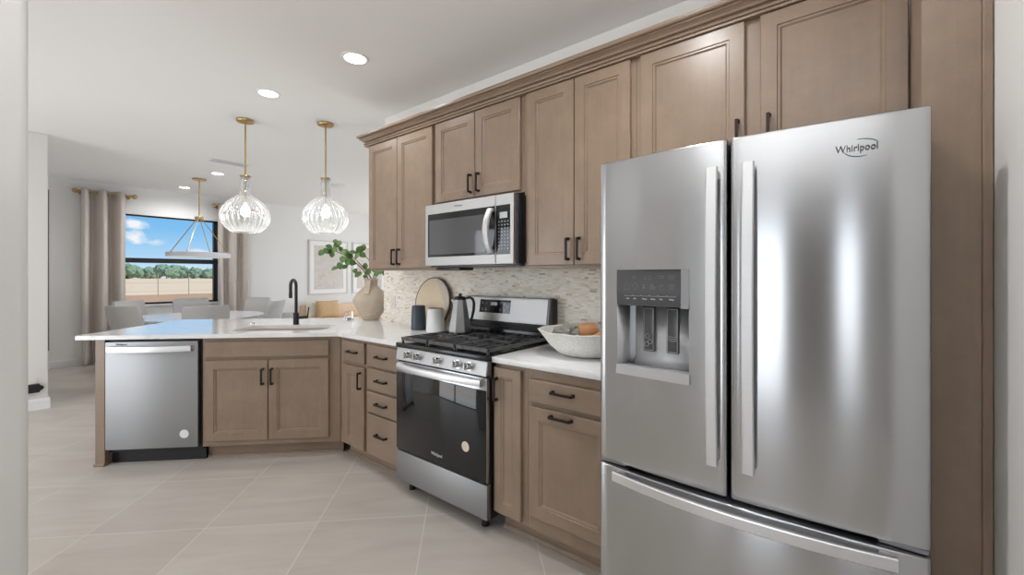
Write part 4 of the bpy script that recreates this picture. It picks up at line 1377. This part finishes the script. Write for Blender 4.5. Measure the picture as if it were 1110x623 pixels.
for u, v, o_, sz in leaves:
    c_ = pq(u, v, o_)
    L_ = sz * px * .78
    q = Vector((rnd.uniform(-.6, .6), rnd.uniform(-.6, .6), rnd.uniform(-.2, .8))) + vt * .9
    nrm = q.normalized()
    a = nrm.cross(Vector((rnd.uniform(-1, 1), rnd.uniform(-1, 1), rnd.uniform(-.4, .4)))).normalized()
    b = nrm.cross(a)
    m_ = 5
    grid = []
    for i in range(9):
        f = i / 8
        wv = math.sin(PI * min(1, f * .96 + .02)) ** .7 * .82
        row = []
        for j in range(m_):
            g_ = (j / (m_ - 1) - .5) * 2
            p = c_ + a * ((f - .5) * 2 * L_) + b * (g_ * wv * L_) + nrm * (-.28 * L_ * (2 * f - 1) ** 2 + .18 * L_ * abs(g_))
            row.append(bm.verts.new(p))
        grid.append(row)
    for i in range(8):
        for j in range(m_ - 1):
            bm.faces.new((grid[i][j], grid[i][j + 1], grid[i + 1][j + 1], grid[i + 1][j]))
o = obj('foliage', bm, 'leaf', t, ang=80, recalc=False)
sm = o.modifiers.new('thickness', 'SOLIDIFY'); sm.thickness = .0012

# small clear glass votive beside the vase
gxx, gyy = -3.75, -.1
bm = new(); lathe(bm, [(.022, 0), (.03, .003), (.038, .02), (.041, .045), (.036, .07), (.033, .078), (.031, .077), (.034, .068), (.038, .045), (.034, .02), (.02, .009), (.001, .008)], 28, (gxx, gyy, CT), cap0=True, cap1=True)
tag(obj('glass_votive', bm, 'glass', base=(gxx, gyy, CT)), 'small clear glass votive on the counter left of the vase', 'glass')

# outlets
t = thing('wall_outlet', 'ivory double outlet plate on the stone backsplash near the wall end', 'outlet', (-3.17, -.009, 1.097))
bm = new(); box(bm, -3.211, -3.139, -.014, -.0085, 1.038, 1.156, .003); obj('plate', bm, 'outlet', t)
for z in (1.075, 1.119):
    bm = new(); box(bm, -3.19, -3.16, -.0165, -.012, z - .016, z + .016, .003); obj('socket', bm, 'outlet', t)
t = thing('wall_outlet', 'white outlet low on the hall wall with a black adapter plugged in', 'outlet', (-6.33, -1.97, .25))
bm = new(); box(bm, -6.3305, -6.324, -2.01, -1.94, .2, .315, .002); obj('plate', bm, 'outlet', t)
bm = new(); box(bm, -6.325, -6.26, -2.06, -1.925, .182, .262, .006); prism(bm, [(-1.926, .195), (-1.905, .21), (-1.898, .225), (-1.905, .236), (-1.926, .25)], (-6.31, -6.272), 'x'); obj('adapter', bm, 'black_matte', t, smooth=False)

# ------------------------------------------------------------------ ceiling fixtures
def downlight(x, y, label, watt):
    t = thing('recessed_light', label, 'light', (x, y, CZ), group='recessed ceiling lights')
    bm = new(); lathe(bm, [(.066, -.002), (.07, -.006), (.084, -.004), (.088, 0.), (.066, 0.)], 40, (x, y, CZ), closed=True); obj('trim_ring', bm, 'trim', t)
    bm = new(); cyl(bm, (x, y, CZ - .004), (x, y, CZ), .067, n=40); obj('lens', bm, 'lens', t, smooth=False)
    d = bpy.data.lights.new('downlight', 'SPOT')
    d.energy = watt * 4; d.spot_size = math.radians(172); d.spot_blend = 1.; d.shadow_soft_size = .07; d.color = (.985, .99, 1)
    o = bpy.data.objects.new('downlight', d); C.objects.link(o); o.location = (0, 0, -.03); o.parent = t
downlight(-2.549, -.752, 'round lit ceiling light nearest the upper cabinets, largest in view', KITCHEN_W)
downlight(-3.565, -.883, 'round lit ceiling light just above and right of the left glass pendant', KITCHEN_W)
downlight(-6.904, -.23, 'small lit ceiling light right of the chandelier rod', DINING_W)
downlight(-8.397, -.245, 'small lit ceiling light left of the chandelier rod, closest to the window', DINING_W)
downlight(-.66, -1.09, 'ceiling light above the refrigerator, outside the upper edge of the photo', NEAR_W)
downlight(-3.6, -3.3, 'added unseen ceiling light over the open floor left of the camera', HALL_W)  # out-of-view lamp, added as extra light for the room

t = thing('air_vent', 'flat white ceiling air register behind the left pendant rod', 'vent', (-6.12, -.34, CZ))
bm = new(); box(bm, -6.21, -6.03, -.56, -.12, CZ - .008, CZ, .002); obj('frame', bm, 'trim', t)
bm = new()
for k in range(7):
    x = -6.19 + k * .024
    box(bm, x, x + .012, -.535, -.145, CZ - .013, CZ - .007)
obj('louvre', bm, 'vent_grey', t, smooth=False)
bm = new(); lathe(bm, [(.13, 0), (.13, -.008), (.12, -.012), (.001, -.013)], 40, (-6.334, 1.235, CZ), cap0=True, cap1=True)
tag(obj('ceiling_speaker', bm, 'wall', base=(-6.334, 1.235, CZ)), 'round pale ceiling disc right of the second pendant', 'speaker')


def pendant(x, y, label):
    t = thing('pendant_light', label, 'pendant', (x, y, CZ), group='glass pendants over the peninsula')
    bm = new(); lathe(bm, [(.072, 0), (.072, -.014), (.069, -.02), (.012, -.024), (.012, -.03)], 36, (x, y, CZ), cap0=True, cap1=True); obj('ceiling_plate', bm, 'gold', t)
    bm = new(); tube(bm, [(x, y, CZ - .025), (x, y, 2.235)], .0075, 14); obj('rod', bm, 'gold', t)
    bm = new(); lathe(bm, [(.03, 2.246), (.046, 2.244), (.047, 2.238), (.044, 2.235), (.008, 2.234)], 30, (x, y, 0), cap0=True, cap1=True); obj('cap', bm, 'gold', t)
    bm = new(); tube(bm, [(x, y, 2.236), (x, y, 2.06)], .006, 12); cyl(bm, (x, y, 2.06), (x, y, 2.0), .016, .018, 20, .002); obj('socket', bm, 'gold', t)
    bm = new(); lathe(bm, [(.012, 2.002), (.014, 1.985), (.032, 1.955), (.042, 1.925), (.038, 1.895), (.022, 1.874), (.001, 1.868)], 24, (x, y, 0), cap0=True, cap1=True); obj('bulb', bm, 'bulb', t)
    bm = new()
    N = 240
    gp = [(.042, 2.236), (.0415, 2.18), (.041, 2.11), (.046, 2.085), (.07, 2.058), (.108, 2.03), (.145, 1.997), (.178, 1.955), (.197, 1.912), (.203, 1.875), (.198, 1.838), (.183, 1.80), (.158, 1.766), (.128, 1.738), (.105, 1.727)]
    rings = []
    for i, (r_, z_) in enumerate(gp):
        f = min(1, max(0, (2.12 - z_) / .12))
        row = []
        for k in range(N):
            a = 2 * PI * k / N
            q = r_ - .012 * f * (1 - abs(math.cos(a * 12))) ** 1.2 * min(1., r_ / .12)
            row.append(bm.verts.new((x + q * math.cos(a), y + q * math.sin(a), z_)))
        rings.append(row)
    for A_, B_ in zip(rings, rings[1:]):
        for k in range(N):
            bm.faces.new((A_[k], A_[(k + 1) % N], B_[(k + 1) % N], B_[k]))
    o = obj('glass_shade', bm, 'ribglass', t, ang=80)
    sm = o.modifiers.new('wall', 'SOLIDIFY'); sm.thickness = .003; sm.offset = -1
    d = bpy.data.lights.new('bulb_light', 'POINT'); d.energy = BULB_W; d.shadow_soft_size = .04; d.color = (1, .97, .92)
    o = bpy.data.objects.new('bulb_light', d); C.objects.link(o); o.location = (0, 0, 1.80 - CZ); o.parent = t
pendant(-4.341, -.775, 'left of the two ribbed clear glass pendants on brass rods, nearest the window')
pendant(-3.86, -.268, 'right of the two ribbed clear glass pendants on brass rods, nearest the cabinets')

# chandelier over the dining table
hx, hy = -7.509, -.283
t = thing('chandelier', 'ring chandelier with white band hung on brass rods before the window', 'chandelier', (hx, hy, CZ))
bm = new(); lathe(bm, [(.085, 0), (.085, -.016), (.08, -.022), (.012, -.024)], 36, (hx, hy, CZ), cap0=True, cap1=True); obj('ceiling_plate', bm, 'gold', t)
bm = new(); tube(bm, [(hx, hy, CZ - .02), (hx, hy, 2.17)], .009, 12); lathe(bm, [(.012, 2.205), (.05, 2.2), (.055, 2.185), (.05, 2.165), (.012, 2.16)], 24, (hx, hy, 0), cap0=True, cap1=True); obj('stem', bm, 'gold', t)
for k in range(4):
    a = math.radians(53 + 90 * k)
    bm = new(); tube(bm, [(hx + .03 * math.cos(a), hy + .03 * math.sin(a), 2.17), (hx + .375 * math.cos(a), hy + .375 * math.sin(a), 1.665)], .006, 10); obj('hanging_rod', bm, 'gold', t)
bm = new(); lathe(bm, [(.36, 1.612), (.388, 1.612), (.390, 1.668), (.358, 1.668)], 80, (hx, hy, 0), closed=True); obj('ring', bm, 'acrylic', t)
bm = new(); lathe(bm, [(.363, 1.603), (.385, 1.603), (.385, 1.6125), (.363, 1.6125)], 80, (hx, hy, 0), closed=True); obj('light_band', bm, 'ring', t)

# ------------------------------------------------------------------ dining area
def curtain(y0, y1, label, seed):
    t = thing('curtain', label, 'curtain', (-8.9, (y0 + y1) / 2, .012), group='linen curtains at the dining window')
    bm = new()
    rn = random.Random(seed)
    n = 90
    zs = [.012 + (2.628 - .012) * k / 26 for k in range(27)]
    F = 2.5
    ph = rn.uniform(0, 6)
    rows = []
    for z in zs:
        f = z / 2.63
        row = []
        for k in range(n + 1):
            s_ = k / n
            w_ = .08 * math.sin(s_ * F * 2 * PI + .5) + .010 * (1 - f) * math.sin(s_ * F * 4 * PI + ph + z)
            yy = y0 + (y1 - y0) * s_ + .012 * (1 - f) * math.sin(s_ * 7 + ph + 2 * z)
            row.append(bm.verts.new((-8.9 + w_, yy, z)))
        rows.append(row)
    for A_, B_ in zip(rows, rows[1:]):
        for k in range(n):
            bm.faces.new((A_[k], A_[k + 1], B_[k + 1], B_[k]))
    o = obj('panel', bm, 'curtain', t, ang=80)
    sm = o.modifiers.new('cloth', 'SOLIDIFY'); sm.thickness = .004
    for k in range(5):
        s_ = (k + .42) / 5
        yy = y0 + (y1 - y0) * s_
        bm = new(); lathe(bm, [(.019, -.003), (.027, -.003), (.027, .003), (.019, .003)], 20, closed=True)
        bm.transform(Matrix.Translation((-8.9, yy, 2.585)) @ Matrix.Rotation(PI / 2, 4, 'X')); obj('grommet', bm, 'gold', t)
curtain(-1.37, -.872, 'beige linen curtain at the left side of the dining window', 1)
curtain(.36, .89, 'beige linen curtain at the right side of the dining window', 2)
def rod(y0, y1, label):
    t = thing('curtain_rod', label, 'curtain rod', (-8.9, (y0 + y1) / 2, 2.585), group='short brass curtain rods')
    bm = new(); tube(bm, [(-8.9, y0 + .05, 2.585), (-8.9, y1 - .05, 2.585)], .0135, 14); obj('pole', bm, 'gold', t)
    for y in (y0 + .03, y1 - .03):
        bm = new(); bmesh.ops.create_uvsphere(bm, u_segments=20, v_segments=14, radius=.036, matrix=Matrix.Translation((-8.9, y, 2.585)))
        tube(bm, [(-8.9, y + (.03 if y < (y0 + y1) / 2 else -.03), 2.585), (-8.9, y + (.06 if y < (y0 + y1) / 2 else -.06), 2.585)], .02, 14); obj('finial', bm, 'gold', t)
    for y in (y0 + .1, y1 - .1):
        bm = new(); tube(bm, [(-8.99, y, 2.57), (-8.9, y, 2.57)], .009, 10); cyl(bm, (-8.99, y, 2.57), (-8.982, y, 2.57), .03, n=20); obj('bracket', bm, 'gold', t)
rod(-1.46, -.735, 'short brass curtain rod left of the dining window')
rod(.285, .985, 'short brass curtain rod right of the dining window')

def picture(y0, y1, z0, z1, label, seed):
    t = thing('framed_print', label, 'picture', (DX, (y0 + y1) / 2, (z0 + z1) / 2), group='framed prints on the dining wall')
    L = lambda i, x: [(x, y0 + i, z0 + i), (x, y1 - i, z0 + i), (x, y1 - i, z1 - i), (x, y0 + i, z1 - i)]
    bm = new(); loft(bm, [L(0, DX), L(0, DX + .034), L(.022, DX + .034), L(.022, DX + .018), L(.03, DX + .017)], True, False); obj('frame', bm, 'frame_white', t, smooth=False)
    bm = new(); loft(bm, [L(.021, DX + .02), L(.105, DX + .02), L(.108, DX + .016)], False, False); obj('mat_board', bm, 'mat_board', t, smooth=False)
    bm = new(); loft(bm, [L(.10, DX + .012), L(.107, DX + .0165)], True, True); obj('print', bm, mat_artwork(seed), t, smooth=False)
picture(2.037, 2.917, .936, 2.098, 'framed pale abstract print, the one fully visible between pendant and branches', 1.3)
picture(3.04, 3.92, .936, 2.098, 'framed pale abstract print half hidden behind the upper cabinet', 4.1)

# tall framed panel on the hall wall, seen edge-on
t = thing('framed_print', 'tall framed panel seen edge-on on the wall at far left', 'picture', (-7.2, -1.868, 1.39))
bm = new(); box(bm, -7.7, -6.66, -1.868, -1.838, .534, 2.247, .004); obj('frame', bm, 'chair_leg', t)
bm = new(); box(bm, -7.67, -6.69, -1.8385, -1.836, .564, 2.217); obj('print', bm, mat_artwork(8.), t, smooth=False)

# dining table
tx, ty_ = -7.5, -.28
t = thing('dining_table', 'round white dining table under the chandelier', 'table', (tx, ty_, 0))
bm = new(); lathe(bm, [(.70, .712), (.79, .718), (.815, .73), (.82, .742), (.815, .752), (.001, .753)], 80, (tx, ty_, 0), cap0=True, cap1=True); obj('tabletop', bm, 'table', t)
bm = new(); lathe(bm, [(.36, 0), (.36, .018), (.30, .03), (.12, .08), (.085, .2), (.08, .55), (.13, .68), (.26, .712)], 48, (tx, ty_, 0), cap0=True, cap1=True); obj('pedestal', bm, 'table', t)

def make_chair():
    t = thing('dining_chair', '', 'chair', (0, 0, 0), group='upholstered chairs round the dining table')
    # faces +y; back at -y
    bm = new(); loops = []
    for z, i in ((.40, .03), (.405, .008), (.43, 0), (.465, .0), (.485, .012), (.492, .05)):
        loops.append([(x, y, z) for x, y in rrect(-.23 + i, .23 - i, -.25 + i, .25 - i, .07)])
    loft(bm, loops); obj('seat', bm, 'chair', t)
    bm = new(); loops = []
    n = 12
    for k in range(n + 1):
        f = k / n
        z = .40 + .55 * f
        wd = .228 + .016 * f - (.012 * max(0, f - .94) / .06)
        y0 = -.205 - .115 * f ** 1.3
        th = .042 * (1 - .25 * f)
        L_ = []
        m_ = 10
        for j in range(m_ + 1):
            s_ = -1 + 2 * j / m_
            L_.append((wd * s_, y0 - th + .055 * s_ * s_, z))
        for j in range(m_, -1, -1):
            s_ = -1 + 2 * j / m_
            L_.append(((wd - .006) * s_, y0 + .055 * s_ * s_ + th * .2, z))
        loops.append(L_)
    top = [(x * .96, y + .0, z + .012) for x, y, z in loops[-1]]
    mid = [sum(p[1] for p in top) / len(top)]
    loops.append(top)
    loft(bm, loops); obj('backrest', bm, 'chair', t, ang=50)
    for sx in (-1, 1):
        for sy in (-1, 1):
            bm = new(); tube(bm, [(sx * .19, sy * .18, .41), (sx * .225, sy * .225, 0)], [.02, .012], 12); obj('leg', bm, 'chair_leg', t)
    return t
chair0 = make_chair()
CH = [(-12, 1.03, 'grey upholstered dining chair with its back to the kitchen, middle front of the table'),
      (-60, .80, 'grey upholstered dining chair at the left front of the round table'),
      (47, .80, 'grey upholstered dining chair at the right front of the round table, seen from its side'),
      (117, .82, 'pale upholstered dining chair at the right rear of the table before the right curtain'),
      (171, .82, 'grey upholstered dining chair behind the table below the middle of the window'),
      (216, .82, 'grey upholstered dining chair behind the table below the left window half')]
for i, (a, r_, lab) in enumerate(CH):
    ar = math.radians(a)
    loc = (tx + r_ * math.cos(ar), ty_ + r_ * math.sin(ar), 0)
    rz = ar + PI / 2
    if i == 0:
        chair0.location = loc; chair0.rotation_euler = (0, 0, rz); chair0['label'] = lab
    else:
        dup(chair0, loc, rz, lab)

# bench below the pictures with two cushions
t = thing('bench', 'pale wooden bench with backrest below the framed prints', 'bench', (-8.7, 2.6, 0))
bm = new(); box(bm, -8.93, -8.42, 1.85, 3.5, .38, .43, .008); obj('seat', bm, 'oak', t)
bm = new(); box(bm, -8.955, -8.915, 1.85, 3.5, .43, .72, .01); obj('backrest', bm, 'oak', t)
for x in (-8.9, -8.46):
    for y in (1.9, 3.45):
        bm = new(); box(bm, x - .02, x + .02, y - .02, y + .02, 0, .39, .004); obj('leg', bm, 'oak', t)
def cushion(y0, y1, z0, h, x, mat, label, lean, bow):
    bm = new()
    n = 16
    W_ = (y1 - y0) / 2; H_ = h / 2
    V0, V1 = [], []
    for i in range(n + 1):
        r0, r1 = [], []
        for j in range(n + 1):
            a, b = -1 + 2 * i / n, -1 + 2 * j / n
            pinch = 1 - .06 * (1 - abs(a) ** 2) * (abs(b) ** 3)
            pinch2 = 1 - .07 * (1 - abs(b) ** 2) * (abs(a) ** 3)
            th = bow * (max(0, (1 - a ** 4) * (1 - b ** 4))) ** .6 + .003
            yy, zz = a * W_ * pinch2, b * H_ * pinch
            r0.append(bm.verts.new((th, yy, zz))); r1.append(bm.verts.new((-th, yy, zz)))
        V0.append(r0); V1.append(r1)
    for i in range(n):
        for j in range(n):
            bm.faces.new((V0[i][j], V0[i + 1][j], V0[i + 1][j + 1], V0[i][j + 1])); bm.faces.new((V1[i][j], V1[i][j + 1], V1[i + 1][j + 1], V1[i + 1][j]))
    per = lambda V: [V[i][0] for i in range(n + 1)] + [V[n][j] for j in range(1, n + 1)] + [V[i][n] for i in range(n - 1, -1, -1)] + [V[0][j] for j in range(n - 1, 0, -1)]
    A_, B_ = per(V0), per(V1)
    for k in range(len(A_)):
        k2 = (k + 1) % len(A_)
        bm.faces.new((A_[k], A_[k2], B_[k2], B_[k]))
    bm.transform(Matrix.Translation((x, (y0 + y1) / 2, z0 + H_)) @ Matrix.Rotation(lean, 4, 'Y'))
    return tag(obj('cushion', bm, mat, base=(x, (y0 + y1) / 2, z0)), label, 'cushion')
cushion(2.06, 2.56, .437, .38, -8.70, 'mustard', 'ochre tan cushion standing on the wooden bench', -.22, .07)
cushion(1.9, 2.3, .437, .36, -8.825, 'cream', 'cream cushion behind the ochre cushion on the bench', -.14, .04)
bm = new(); lathe(bm, [(.15, 0), (.165, .01), (.17, .04), (.165, .57), (.15, .60), (.001, .605)], 40, (-8.72, 1.5, 0), cap0=True, cap1=True)
tag(obj('stool', bm, 'chair', base=(-8.72, 1.5, 0)), 'small round grey stool at the dining wall behind the faucet', 'stool')
